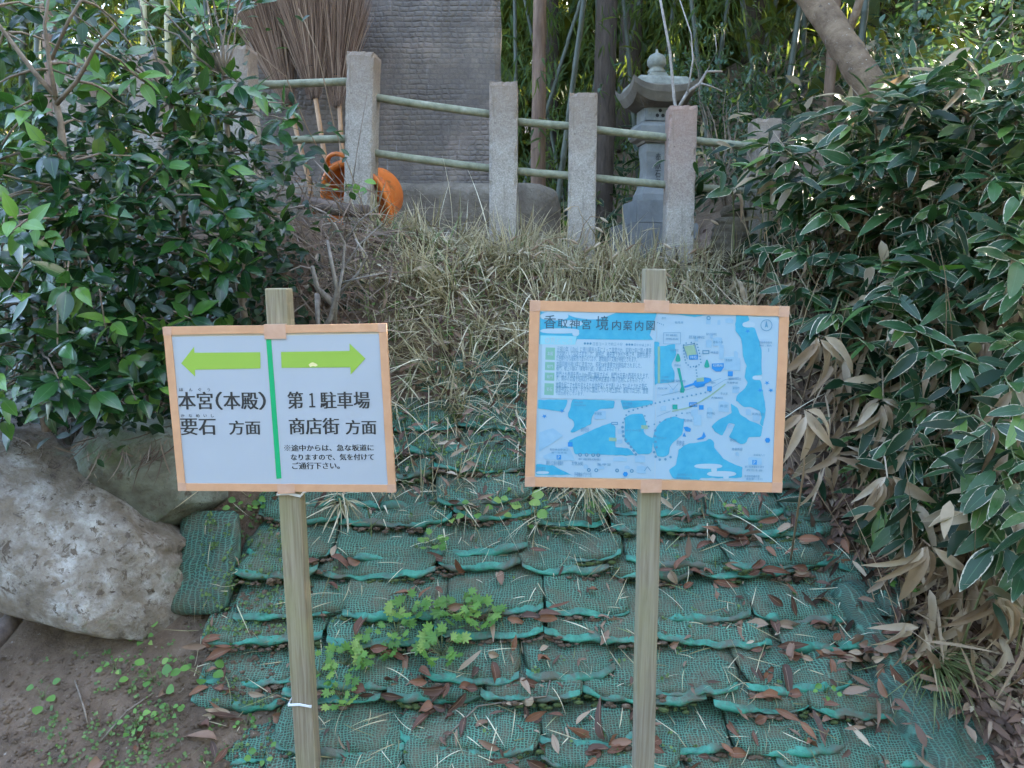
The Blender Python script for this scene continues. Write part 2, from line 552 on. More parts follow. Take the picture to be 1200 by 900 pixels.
# slate slab with rows of shallow tool marks
def slate():
    m, nt, b = new_mat('slate_slab')
    v = pos_out(nt, 'object')
    dn = noise_out(nt, v, 9, 4, 0.6, out='Color')
    mp = N(nt, "ShaderNodeVectorMath", operation='MULTIPLY_ADD')
    nt.links.new(dn, mp.inputs[0]); mp.inputs[1].default_value = (0.05, 0.05, 0.028); nt.links.new(v, mp.inputs[2])
    sp = N(nt, "ShaderNodeSeparateXYZ"); nt.links.new(mp.outputs[0], sp.inputs[0])
    cb = N(nt, "ShaderNodeCombineXYZ")
    nt.links.new(sp.outputs[0], cb.inputs[0]); nt.links.new(sp.outputs[2], cb.inputs[1])
    rz = mth(nt, 'MULTIPLY', sp.outputs[2], 31.0)
    row = mth(nt, 'FLOOR', rz)
    wnz = N(nt, "ShaderNodeTexWhiteNoise", noise_dimensions='1D'); nt.links.new(row, wnz.inputs['W'])
    ux = mth(nt, 'ADD', mth(nt, 'MULTIPLY', sp.outputs[0], 19.0), mth(nt, 'MULTIPLY', wnz.outputs['Value'], 57.0))
    def voro(feat):
        q = N(nt, "ShaderNodeTexVoronoi", voronoi_dimensions='1D', feature=feat)
        q.inputs['Scale'].default_value = 1.0
        nt.links.new(ux, q.inputs['W'])
        return q
    ve, vc = voro('DISTANCE_TO_EDGE'), voro('F1')
    ez = mth(nt, 'SUBTRACT', 0.5, mth(nt, 'ABSOLUTE', mth(nt, 'SUBTRACT', mth(nt, 'FRACT', rz), 0.5)))
    ed = mth(nt, 'MINIMUM', mth(nt, 'MULTIPLY', ve.outputs['Distance'], 1.2), ez)
    ke = N(nt, "ShaderNodeMapRange", interpolation_type='SMOOTHSTEP'); ke.inputs[1].default_value = 0.0; ke.inputs[2].default_value = 0.30
    nt.links.new(ed, ke.inputs[0])
    sc_ = N(nt, "ShaderNodeSeparateColor"); nt.links.new(vc.outputs['Color'], sc_.inputs[0])
    cellv = sc_.outputs[0]
    f = noise_out(nt, v, 3.2, 8, 0.7, 0.4)
    c = ramp(nt, f, [(0.3, (0.075, 0.062, 0.053)), (0.52, (0.14, 0.116, 0.098)), (0.75, (0.25, 0.203, 0.165))])
    c = mixc(nt, mth(nt, 'MULTIPLY', cellv, 0.3), c, (0.13, 0.12, 0.12))
    c = mixc(nt, mth(nt, 'MULTIPLY_ADD', ke.outputs[0], -0.28, 0.28), c, (0.07, 0.062, 0.06))
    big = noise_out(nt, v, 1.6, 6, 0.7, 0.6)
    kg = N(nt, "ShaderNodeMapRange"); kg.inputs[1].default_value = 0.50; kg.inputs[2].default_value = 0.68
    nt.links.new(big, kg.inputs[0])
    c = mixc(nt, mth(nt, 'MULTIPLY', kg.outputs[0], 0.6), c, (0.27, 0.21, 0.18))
    st = noise_out(nt, v, 7, 5, 0.7, 0.2, stretch=(3.5, 1, 0.35))
    k = N(nt, "ShaderNodeMapRange"); k.inputs[1].default_value = 0.62; k.inputs[2].default_value = 0.78
    nt.links.new(st, k.inputs[0])
    c = mixc(nt, mth(nt, 'MULTIPLY', k.outputs[0], 0.55), c, (0.36, 0.36, 0.37))
    nt.links.new(c, b.inputs['Base Color'])
    b.inputs['Roughness'].default_value = 0.8
    fine = noise_out(nt, v, 55, 6, 0.75)
    msk = noise_out(nt, v, 2.3, 3, 0.6)
    h = mth(nt, 'ADD', mth(nt, 'MULTIPLY', ke.outputs[0], mth(nt, 'MAXIMUM', mth(nt, 'MULTIPLY_ADD', msk, 5.0, -1.9), 0.12)), mth(nt, 'MULTIPLY_ADD', fine, 1.0, mth(nt, 'MULTIPLY', cellv, 0.7)))
    bump(nt, b, h, 0.55, 0.011)
    return m
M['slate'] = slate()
M['lantern'] = noisy('lantern_granite', [(0.3, (0.115, 0.122, 0.12)), (0.6, (0.185, 0.195, 0.195)), (0.85, (0.25, 0.262, 0.262))], 7, 0.75, 8, 0.25, 0.004, 150,
                     spots=[(60, 0.6, 0.7, (0.2, 0.22, 0.2))])
M['lantern_shaded'] = noisy('lantern_shaded_stone', [(0.3, (0.085, 0.074, 0.06)), (0.6, (0.16, 0.14, 0.115)), (0.85, (0.27, 0.255, 0.22))], 8, 0.9, 8, 0.5, 0.006, 80)  # darker copy of the stone: underside shade put into roof and cap colour
M['lantern_lit'] = noisy('lantern_lit_stone', [(0.3, (0.13, 0.135, 0.115)), (0.6, (0.24, 0.25, 0.22)), (0.85, (0.38, 0.39, 0.36))], 14, 0.9, 8, 0.5, 0.006, 110)  # paler copy of the stone: light on roof top and finial in the colour
M['carving_shade'] = plain('stroke_shade', (0.03, 0.033, 0.033), 0.9)  # flat dark letters, colour stands for shade in the cut strokes
M['hole_shade_wire'] = plain('hole_shade_wire_black', (0.012, 0.012, 0.012), 0.9)  # near-black binding wire; on the crest it paints the shade inside holes

# woven net of the sandbags, uv in metres
def net(name, thread, gap, soil_amt, pu=0.0085, pv=0.0075, coverage=0.42):
    m, nt, b = new_mat(name)
    uv = N(nt, "ShaderNodeTexCoord").outputs['UV']
    oi = N(nt, "ShaderNodeObjectInfo")
    wp = N(nt, "ShaderNodeNewGeometry").outputs['Position']
    warp = noise_out(nt, wp, 11, 4, 0.6, out='Color')
    vm = N(nt, "ShaderNodeVectorMath", operation='MULTIPLY_ADD')
    nt.links.new(warp, vm.inputs[0]); vm.inputs[1].default_value = (0.05, 0.05, 0); nt.links.new(uv, vm.inputs[2])
    sp = N(nt, "ShaderNodeSeparateXYZ"); nt.links.new(vm.outputs[0], sp.inputs[0])
    def lines(o, p):
        f = mth(nt, 'FRACT', mth(nt, 'DIVIDE', o, p))
        return mth(nt, 'ABSOLUTE', mth(nt, 'SUBTRACT', f, 0.5))
    lu = lines(sp.outputs[0], pu); lv = lines(sp.outputs[1], pv)
    d = mth(nt, 'MINIMUM', lu, lv)
    k = N(nt, "ShaderNodeMapRange")
    k.inputs[1].default_value = 0.5 * coverage; k.inputs[2].default_value = 0.5 * coverage - 0.1
    k.inputs[3].default_value = 0; k.inputs[4].default_value = 1
    nt.links.new(d, k.inputs[0])
    fib = noise_out(nt, wp, 120, 4, 0.8)
    th = mixc(nt, mth(nt, 'MULTIPLY_ADD', oi.outputs['Random'], 0.7, 0.0), thread, tuple(x * 0.5 for x in thread))
    th = mixc(nt, mth(nt, 'MULTIPLY', fib, 0.6), th, tuple(min(1, x * 1.6 + 0.02) for x in thread))
    c = mixc(nt, k.outputs[0], gap, th)
    so = noise_out(nt, wp, 8, 9, 0.75, 0.8)
    ks = N(nt, "ShaderNodeMapRange"); ks.inputs[1].default_value = 0.45; ks.inputs[2].default_value = 0.66
    ks.inputs[4].default_value = soil_amt
    nt.links.new(so, ks.inputs[0])
    c = mixc(nt, ks.outputs[0], c, (0.12, 0.095, 0.06))
    mo = noise_out(nt, wp, 16, 5, 0.7)
    km = N(nt, "ShaderNodeMapRange"); km.inputs[1].default_value = 0.6; km.inputs[2].default_value = 0.75; km.inputs[4].default_value = soil_amt * 0.8
    nt.links.new(mo, km.inputs[0])
    c = mixc(nt, km.outputs[0], c, (0.07, 0.09, 0.03))
    nt.links.new(c, b.inputs['Base Color'])
    b.inputs['Roughness'].default_value = 0.62
    h = mth(nt, 'ADD', mth(nt, 'MULTIPLY', k.outputs[0], 0.5), fib)
    bump(nt, b, h, 0.7, 0.006)
    return m
M['net'] = net('sandbag_net', (0.072, 0.215, 0.152), (0.026, 0.040, 0.027), 0.8, 0.0105, 0.0095, 0.40)
M['net_side'] = net('sandbag_net_ribbed', (0.05, 0.165, 0.125), (0.028, 0.06, 0.045), 0.6, 0.02, 0.0085, 0.35)
M['hem'] = noisy('sandbag_hem', [(0.3, (0.016, 0.12, 0.088)), (0.55, (0.03, 0.215, 0.152)), (0.8, (0.065, 0.30, 0.22))], 40, 0.5, 5, 0.6, 0.004, 160,
                 spots=[(7, 0.47, 0.60, (0.075, 0.085, 0.06)), (17, 0.50, 0.68, (0.04, 0.10, 0.08))])

M['moss'] = noisy('moss', [(0.3, (0.03, 0.05, 0.015)), (0.7, (0.075, 0.105, 0.03))], 60, 0.95, 5, 0.8, 0.004, 300)
M['paper'] = None
def paper(name, c):
    m, nt, b = new_mat(name)
    v = pos_out(nt, 'object')
    f = noise_out(nt, v, 4, 4, 0.5)
    cc = mixc(nt, mth(nt, 'MULTIPLY', f, 0.25), c, tuple(x * 0.9 for x in c))
    nt.links.new(cc, b.inputs['Base Color'])
    b.inputs['Roughness'].default_value = 0.35
    b.inputs['Coat Weight'].default_value = 0.25
    b.inputs['Coat Roughness'].default_value = 0.25
    bump(nt, b, noise_out(nt, v, 9, 2, 0.5, stretch=(1, 1, 0.6)), 0.25, 0.01)
    return m
M['paper'] = paper('white_laminated_paper', (0.38, 0.43, 0.50))
M['tape'] = noisy('brown_cloth_tape', [(0.3, (0.50, 0.27, 0.15)), (0.7, (0.60, 0.34, 0.20))], 12, 0.55, 6, 0.3, 0.003, 60, coord='object', stretch=(1, 1, 1),
                  spots=[(6, 0.6, 0.8, (0.55, 0.29, 0.17))])
M['tape_patch'] = noisy('worn_cloth_tape', [(0.3, (0.48, 0.28, 0.19)), (0.7, (0.58, 0.37, 0.27))], 14, 0.5, 6, 0.4, 0.003, 60, coord='object')
M['board_back'] = plain('board_panel', (0.55, 0.5, 0.42), 0.8)
M['arrow_green'] = plain('print_yellow_green', (0.27, 0.44, 0.06), 0.45)
M['divider_green'] = plain('print_green', (0.0, 0.36, 0.14), 0.45)
M['ink'] = plain('print_black', (0.025, 0.027, 0.03), 0.5)
M['chip'] = plain('print_peeled', (0.72, 0.66, 0.35), 0.6)
M['map_base'] = paper('map_paper', (0.295, 0.455, 0.60))
M['map_water'] = noisy('map_blue', [(0.3, (0.025, 0.31, 0.52)), (0.7, (0.055, 0.37, 0.56))], 30, 0.4, 4, 0, coord='object')
M['map_water2'] = noisy('map_soft_blue', [(0.3, (0.20, 0.39, 0.58)), (0.7, (0.25, 0.44, 0.61))], 30, 0.4, 4, 0, coord='object')
M['map_white'] = plain('map_pale', (0.33, 0.48, 0.61), 0.4)
M['map_tab'] = plain('map_tab', (0.22, 0.53, 0.66), 0.4)
M['map_chip'] = plain('map_chip_green', (0.17, 0.40, 0.34), 0.4)
M['map_ink'] = plain('map_ink', (0.035, 0.10, 0.16), 0.4)
M['map_ink2'] = plain('map_soft_ink', (0.08, 0.25, 0.42), 0.4)
M['map_green'] = plain('map_green', (0.0, 0.30, 0.27), 0.4)
M['map_deep'] = plain('map_deep_blue', (0.01, 0.22, 0.58), 0.4)
M['map_gold'] = plain('map_olive', (0.22, 0.38, 0.30), 0.4)
M['wire'] = plain('white_tie', (0.7, 0.72, 0.75), 0.4)
M['pvc'] = plain('white_pipe', (0.6, 0.62, 0.66), 0.4)
M['orange'] = noisy('orange_plastic', [(0.3, (0.55, 0.13, 0.015)), (0.7, (0.74, 0.20, 0.03))], 9, 0.5, 5, 0.1, 0.003, 60, spots=[(14, 0.58, 0.68, (0.30, 0.10, 0.03)), (40, 0.62, 0.7, (0.62, 0.33, 0.16))])
M['bristle'] = leaf_mat('broom_twigs', [(0.0, (0.10, 0.07, 0.055)), (0.5, (0.19, 0.14, 0.11)), (1.0, (0.30, 0.235, 0.19))], 0.85, 0.0)
M['broom'] = leaf_mat('reddish_broom_twigs', [(0.0, (0.07, 0.042, 0.03)), (0.5, (0.17, 0.105, 0.074)), (1.0, (0.33, 0.23, 0.165))], 0.85, 0.0, spec=0.2)
M['handle'] = noisy('bamboo_handle', [(0.3, (0.22, 0.115, 0.05)), (0.7, (0.40, 0.24, 0.12))], 12, 0.5, 5, 0.2, 0.004, 60)
M['broom_core'] = noisy('broom_core', [(0.3, (0.04, 0.028, 0.02)), (0.7, (0.10, 0.07, 0.055))], 30, 0.95, 5, 0.6, 0.01, 90)

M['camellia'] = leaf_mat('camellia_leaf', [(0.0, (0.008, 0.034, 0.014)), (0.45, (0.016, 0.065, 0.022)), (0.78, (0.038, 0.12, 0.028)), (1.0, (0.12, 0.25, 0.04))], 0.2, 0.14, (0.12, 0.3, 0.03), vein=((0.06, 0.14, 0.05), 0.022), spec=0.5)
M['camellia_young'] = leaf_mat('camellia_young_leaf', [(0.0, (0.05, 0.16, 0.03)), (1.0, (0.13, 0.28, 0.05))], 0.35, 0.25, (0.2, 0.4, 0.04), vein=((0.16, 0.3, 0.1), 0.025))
M['camellia_shaded'] = leaf_mat('camellia_shaded_leaf', [(0.0, (0.005, 0.018, 0.009)), (0.6, (0.009, 0.034, 0.015)), (1.0, (0.028, 0.075, 0.022))], 0.32, 0.2, (0.08, 0.2, 0.02), vein=((0.04, 0.09, 0.04), 0.03), spec=0.3)  # camellia leaf again, with the shade inside the bush put into its colour
M['ivy'] = leaf_mat('ivy_leaf', [(0.0, (0.008, 0.024, 0.014)), (0.7, (0.018, 0.052, 0.026)), (1.0, (0.04, 0.085, 0.04))], 0.38, 0.1, spec=0.3)
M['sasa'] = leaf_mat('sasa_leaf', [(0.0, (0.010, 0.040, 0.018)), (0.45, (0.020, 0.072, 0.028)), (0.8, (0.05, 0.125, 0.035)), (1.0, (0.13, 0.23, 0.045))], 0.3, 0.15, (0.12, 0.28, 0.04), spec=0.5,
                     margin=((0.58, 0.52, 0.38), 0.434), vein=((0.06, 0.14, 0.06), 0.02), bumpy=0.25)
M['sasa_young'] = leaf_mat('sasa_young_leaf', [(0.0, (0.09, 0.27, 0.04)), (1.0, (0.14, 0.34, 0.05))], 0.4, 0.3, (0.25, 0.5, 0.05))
M['sasa_shaded'] = leaf_mat('sasa_shaded_leaf', [(0.0, (0.005, 0.018, 0.010)), (0.5, (0.011, 0.038, 0.018)), (0.82, (0.024, 0.065, 0.025)), (0.9, (0.2, 0.15, 0.09)), (1.0, (0.36, 0.28, 0.18))], 0.4, 0.2, (0.1, 0.24, 0.03), margin=((0.38, 0.33, 0.22), 0.445), spec=0.3)  # sasa leaf darkened for shade inside the mass, plus some straw leaves
M['straw'] = leaf_mat('straw_leaf', [(0.0, (0.19, 0.125, 0.075)), (0.5, (0.38, 0.285, 0.19)), (1.0, (0.56, 0.47, 0.36))], 0.8, 0.25, (0.5, 0.35, 0.2), bumpy=0.3)
M['grass'] = leaf_mat('dry_grass_blade', [(0.0, (0.19, 0.165, 0.06)), (0.25, (0.46, 0.40, 0.25)), (0.6, (0.68, 0.61, 0.43)), (0.92, (0.80, 0.75, 0.58)), (1.0, (0.20, 0.27, 0.075))], 0.75, 0.25)
M['grass_green'] = leaf_mat('green_grass_blade', [(0.0, (0.07, 0.13, 0.04)), (1.0, (0.25, 0.29, 0.13))], 0.6, 0.3)
M['brown_leaf'] = leaf_mat('fallen_leaf', [(0.0, (0.06, 0.03, 0.02)), (0.35, (0.15, 0.062, 0.036)), (0.6, (0.24, 0.105, 0.055)), (0.8, (0.22, 0.15, 0.11)), (1.0, (0.42, 0.32, 0.22))], 0.65, 0.1, vein=((0.26, 0.16, 0.11), 0.03))
M['litter'] = leaf_mat('leaf_litter', [(0.0, (0.055, 0.03, 0.022)), (0.5, (0.15, 0.085, 0.06)), (0.85, (0.28, 0.2, 0.14)), (1.0, (0.42, 0.35, 0.26))], 0.75, 0.05)
M['shaded_litter'] = leaf_mat('shaded_rotting_litter', [(0.0, (0.018, 0.012, 0.008)), (0.7, (0.055, 0.035, 0.023)), (1.0, (0.15, 0.105, 0.07))], 0.85, 0.0, spec=0.2)  # rotting leaves, darkened so the hollow's shade sits in their colour
M['weed'] = leaf_mat('weed_leaf', [(0.0, (0.075, 0.20, 0.04)), (0.7, (0.15, 0.32, 0.06)), (1.0, (0.26, 0.38, 0.09))], 0.55, 0.3, (0.25, 0.45, 0.08))
M['clover'] = leaf_mat('seedling_leaf', [(0.0, (0.07, 0.15, 0.045)), (1.0, (0.17, 0.27, 0.08))], 0.6, 0.3)
M['bamboo_leaf'] = leaf_mat('bamboo_leaf', [(0.0, (0.018, 0.045, 0.018)), (0.5, (0.032, 0.075, 0.022)), (1.0, (0.075, 0.12, 0.03))], 0.55, 0.35, (0.36, 0.46, 0.06), spec=0.25)
M['forest_leaf'] = leaf_mat('forest_leaf', [(0.0, (0.02, 0.045, 0.017)), (0.6, (0.036, 0.072, 0.023)), (1.0, (0.085, 0.12, 0.03))], 0.55, 0.35, (0.42, 0.44, 0.05))
M['blue_leaf'] = leaf_mat('shrub_leaf', [(0.0, (0.03, 0.075, 0.055)), (0.7, (0.055, 0.115, 0.085)), (1.0, (0.09, 0.165, 0.12))], 0.35, 0.25, (0.2, 0.35, 0.08))
M['culm'] = noisy('bamboo_culm', [(0.3, (0.035, 0.045, 0.034)), (0.6, (0.07, 0.083, 0.062)), (0.85, (0.12, 0.128, 0.10))], 7, 0.55, 6, 0, stretch=(1, 1, 0.5))
M['culm_yellow'] = noisy('yellow_bamboo_culm', [(0.3, (0.26, 0.25, 0.13)), (0.7, (0.42, 0.39, 0.24))], 7, 0.5, 6, 0, stretch=(1, 1, 0.5))

# ------------------------------------------------------------------ the ground: flat foot, bank, plateau, far slope
PROF = [
    (-3.2, [(-30, -.3), (1.6, -.10), (2.25, .05), (2.75, .27), (2.95, .55), (3.05, 1.05), (3.6, 1.78), (4.1, 1.98), (5, 2.0), (10, 1.9), (24, 5.5), (90, 22)]),
    (-1.15, [(-30, -.3), (1.6, -.14), (2.25, .03), (2.75, .30), (2.98, .62), (3.12, 1.1), (3.6, 1.72), (4.05, 1.86), (5, 1.86), (10, 1.8), (24, 5.0), (90, 22)]),
    (-0.75, [(-30, -.3), (1.6, -.36), (2.2, -.13), (2.95, .47), (3.4, 1.05), (3.8, 1.58), (4.1, 1.80), (5, 1.82), (10, 1.8), (24, 5.0), (90, 22)]),
    (0.15, [(-30, -.3), (1.6, -.45), (2.2, -.19), (2.95, .46), (4.08, 1.60), (4.4, 1.70), (5, 1.72), (10, 1.6), (24, 5.0), (90, 22)]),
    (0.95, [(-30, -.3), (1.6, -.45), (2.2, -.19), (2.95, .46), (4.05, 1.52), (4.4, 1.60), (5, 1.62), (10, 1.7), (24, 5.0), (90, 22)]),
    (1.45, [(-30, -.3), (1.6, -.30), (2.25, -.05), (2.7, .33), (3.1, .82), (3.5, 1.30), (4.2, 1.68), (5, 1.9), (10, 2.4), (24, 6), (90, 24)]),
    (2.1, [(-30, -.3), (1.6, -.10), (2.1, .08), (2.5, .45), (2.9, 1.1), (3.4, 1.72), (4.2, 2.2), (5, 2.35), (10, 3.0), (24, 7), (90, 25)]),
    (5.0, [(-30, -.3), (1.2, .0), (1.8, .4), (2.4, 1.2), (3.2, 2.0), (4.2, 2.5), (5, 2.8), (10, 4.2), (24, 9), (90, 27)]),
]
PX = np.array([p[0] for p in PROF])


def H_arr(x, y):
    x = np.asarray(x, float); y = np.asarray(y, float)
    Z = np.stack([np.interp(y, [a for a, _ in p[1]], [b for _, b in p[1]]) for p in PROF])
    xi = np.clip(np.interp(x, PX, np.arange(len(PX))), 0, len(PX) - 1.0001)
    i = np.floor(xi).astype(int)
    t = xi - i
    t = t * t * (3 - 2 * t)
    ii = np.arange(x.size).reshape(x.shape)
    Zf = Z.reshape(len(PX), -1)
    a = Zf[i.ravel(), ii.ravel()]; b = Zf[i.ravel() + 1, ii.ravel()]
    return (a * (1 - t.ravel()) + b * t.ravel()).reshape(x.shape)


def H(x, y):
    return float(H_arr(np.array([x]), np.array([y]))[0])


def axis_vals(lo, a, b, hi, step):
    mid = list(np.arange(a, b, step))
    out, s, v = [], step, b
    while v < hi:
        out.append(v); s *= 1.25; v += s
    out.append(hi)
    pre, s, v = [], step, a
    while v > lo:
        s *= 1.25; v -= s
        pre.append(max(v, lo))
    return np.array(sorted(set(pre)) + mid + out)

gx = axis_vals(-90, -2.4, 2.6, 90, 0.03)
gy = axis_vals(-30, 1.6, 4.6, 95, 0.03)
GX, GY = np.meshgrid(gx, gy)
GZ = H_arr(GX, GY)
near = (GX > -3) & (GX < 3.2) & (GY > 1.2) & (GY < 6)
nzv = np.zeros_like(GZ)
for idx in zip(*np.where(near)):
    p = Vector((GX[idx], GY[idx], 0))
    nzv[idx] = noise.fractal(p * 4.0, 0.9, 2.1, 6) * 0.025 + noise.fractal(p * 22, 0.8, 2.1, 3) * 0.006
GZ = GZ + nzv
nx, ny = len(gx), len(gy)
gi = np.arange(nx * ny).reshape(ny, nx)
GQ = np.stack([gi[:-1, :-1], gi[:-1, 1:], gi[1:, 1:], gi[1:, :-1]], -1).reshape(-1, 4)
GV = np.stack([GX.ravel(), GY.ravel(), GZ.ravel()], -1)
ground = link('ground', np_mesh('ground', GV, GQ, GV[:, :2], None, M['soil']))
tag(ground, 'bare brown soil of the path edge, bank and wooded plateau', 'ground', kind='structure')

BV, BF = [tuple(v) for v in GV], [tuple(q) for q in GQ]      # polygons for ray casts (ground, bags, boulders)


def add_bvh(V, F):
    b = len(BV)
    BV.extend(tuple(v) for v in V)
    BF.extend(tuple(b + i for i in f) for f in F)

# ------------------------------------------------------------------ sandbags
ORD = ['lowest', 'second', 'third', 'fourth', 'fifth', 'sixth', 'seventh', 'eighth', 'ninth', 'tenth', 'eleventh', 'twelfth', 'thirteenth', 'fourteenth', 'fifteenth', 'sixteenth', 'seventeenth']
ORD2 = ['first', 'second', 'third', 'fourth', 'fifth', 'sixth', 'seventh', 'eighth', 'ninth', 'tenth']


HEMS = []


def spow(a, e):
    return math.copysign(abs(a) ** e, a)


def bag_arrays(w, d, t, seed, nu=34, nv=11, sag=0.016, e1=0.30, lump=0.015):
    V, UV = [], []
    off = Vector((seed * 3.17, seed * 1.3, seed * 0.7))
    for j in range(nv + 1):
        v = -PI / 2 + PI * j / nv
        for i in range(nu):
            u = 2 * PI * i / nu
            x = w / 2 * spow(math.cos(u), e1) * spow(max(math.cos(v), 0.0), 0.42)
            y = d / 2 * spow(math.sin(u), e1) * spow(max(math.cos(v), 0.0), 0.42)
            z = t / 2 * spow(math.sin(v), 0.75)
            p = Vector((x, y, z))
            n = noise.fractal(p * 9 + off, 0.9, 2.1, 3) * lump + noise.noise(p * 4 + off) * lump * 1.3
            q = p + Vector((x / w * 1.2, y / d * 1.2, z / t * 2)).normalized() * n
            q.z += -sag * (1 - min(1, abs(2 * x / w)) ** 2) * (0.5 - y / d)
            q.z += 0.006 * math.sin(x * 37 + seed) * (1 if y < -d * 0.2 else 0)
            V.append(q)
            UV.append((q.x + seed * 0.37, q.y * 0.9 + q.z * 1.2))
    F = []
    for j in range(nv):
        for i in range(nu):
            k = (i + 1) % nu
            F.append((j * nu + i, j * nu + k, (j + 1) * nu + k, (j + 1) * nu + i))
    return V, F, UV


def sandbag(loc, rot, w, d, t, seed, label, hem=True, mat='net', name='sandbag', group='green net sandbags stacked on the bank'):
    root = thing(name, label, 'sandbag', loc, rot, group)
    V, F, UV = bag_arrays(w, d, t, seed)
    mb = MB(); mb.add(V, F, 0, UV)
    mb.build('bag', M[mat], root, smooth=True)
    Mx = Matrix.Translation(loc) @ Euler(rot).to_matrix().to_4x4()
    add_bvh([Mx @ v for v in V], F)
    if hem:
        # folded seam along the front lower edge
        rr = random.Random(seed)
        hv, hf, huv = [], [], []
        n = 26
        x0 = -0.5 + rr.uniform(0.0, 0.03); x1 = 0.5 - rr.uniform(0.0, 0.03)
        ph = rr.uniform(0, 6)
        hh = rr.uniform(0.014, 0.031)
        hphase = rr.uniform(0, 40)
        for i in range(n + 1):
            s = x0 + (x1 - x0) * i / n
            x = s * w
            nz = noise.fractal(Vector((x * 14, seed * 2.1, 0)), 0.9, 2, 3)
            nz2 = noise.noise(Vector((x * 45, seed * 5.1, 3)))
            edge = -d / 2 * (1 - 0.14 * abs(2 * s) ** 5) - 0.006
            zc = 0.002 - 0.012 * (1 - (2 * s) ** 2) + nz * 0.014
            hk = hh * (0.62 + 0.75 * noise.noise(Vector((x * 9 + hphase, seed * 1.9, 7)))) * min(1, 6 * (0.53 - abs(s))) ** .6
            hk = max(hk, 0.003)
            zt = zc + hk * (0.6 + 0.25 * nz2)
            zb = zc - hk * (0.5 - 0.25 * nz2)
            yo = edge - 0.004 - 0.004 * math.sin(x * 60 + ph) - 0.004 * nz2
            hv += [(x, yo + 0.020, zt + 0.004), (x, yo + 0.003, zt - 0.002), (x, yo - 0.005 - 0.005 * nz2, (zt + zb) / 2), (x, yo - 0.001, zb), (x, yo + 0.014, zb + 0.001)]
            huv += [(x, 0), (x, .005), (x, .01), (x, .02), (x, .025)]
        for i in range(n):
            for k in range(4):
                b = i * 5 + k
                hf.append((b, b + 5, b + 6, b + 1))
        mh = MB(); mh.add(hv, hf, 0, huv)
        mh.build('hem', M['hem'], root, smooth=True)
        add_bvh([Mx @ Vector(v) for v in hv], hf)
        HEMS.extend(Mx @ Vector(hv[k * 5 + 3]) for k in range(0, n + 1, 2))
    return root

ROW_Y0, ROW_DY, ROW_Z0, ROW_DZ = 2.13, 0.086, -0.115, 0.0765
seed = 0
for i in range(17):
    jr = [0, .25, -.15, .2, -.25, .1, -.1, .3, -.2, .15, -.2, .1, 0, .2, -.2, 0, 0][i]
    y0 = ROW_Y0 + ROW_DY * (i + jr)
    z0 = ROW_Z0 + ROW_DZ * (i + jr)
    u_left = float(np.interp(i, [0, 1, 3, 6, 9, 16], [-.62, -.54, -.47, -.40, -.35, -.28]))
    u_right = float(np.interp(i, [0, 4, 10, 16], [.56, .50, .45, .38]))
    x = u_left * y0 + random.uniform(-.03, .03)
    xr = u_right * y0
    j = 0
    wob = random.uniform(-1, 1)
    while x < xr:
        w = random.uniform(0.30, 0.47)
        d = 0.40
        t = random.uniform(0.070, 0.080)
        seed += 1
        tilt = R(random.uniform(12, 20))
        zz = z0 + 0.028 * math.sin((x + w / 2) * 2.2 + 1.0 + i * .12) + .012 * math.sin((x + w / 2) * 7 + i * .2) + random.uniform(-.006, .006)
        cy = y0 + d / 2 * math.cos(tilt) + random.uniform(-.012, .012) + 0.02 * math.sin(x * 1.7 + i)
        cz = zz + d / 2 * math.sin(tilt) - 0.005
        lab = 'green net sandbag in the %s row of the bank, %s from the left' % (ORD[i], ORD2[j])
        if i == 0: lab = 'green net sandbag in the lowest row of the bank, %s from the left' % ORD2[j]
        sandbag((x + w / 2, cy, cz), (tilt, R(random.uniform(-3.5, 3.5)), R(random.uniform(-7, 7))), w * 1.03, d, t, seed, lab)
        x += w
        j += 1

# larger bags laid lengthwise at the edges of the stack
for (px, py, Y, w, d, t, rot, lab) in [
    (1012, 672, 2.78, .36, .42, .15, (R(38), R(4), R(-22)), 'bulging ribbed green sandbag beside the litter, uppermost at the right edge'),
    (1058, 742, 2.60, .36, .46, .15, (R(36), R(6), R(28)), 'long ribbed green sandbag under the small yellow-green sprig at the right edge'),
    (1118, 850, 2.36, .37, .42, .16, (R(34), R(4), R(18)), 'round-ended ribbed green sandbag right of the pale grass tuft'),
    (232, 655, 2.74, .25, .40, .08, (R(55), R(-5), R(-8)), 'small narrow green sandbag wedged against the boulders'),
]:
    seed += 1
    sandbag(P(px, py, Y) + Vector((0, .06, -.03)), rot, w, d, t, seed, lab, hem=False, mat='net_side', group='ribbed green sandbags at the edges of the stack')

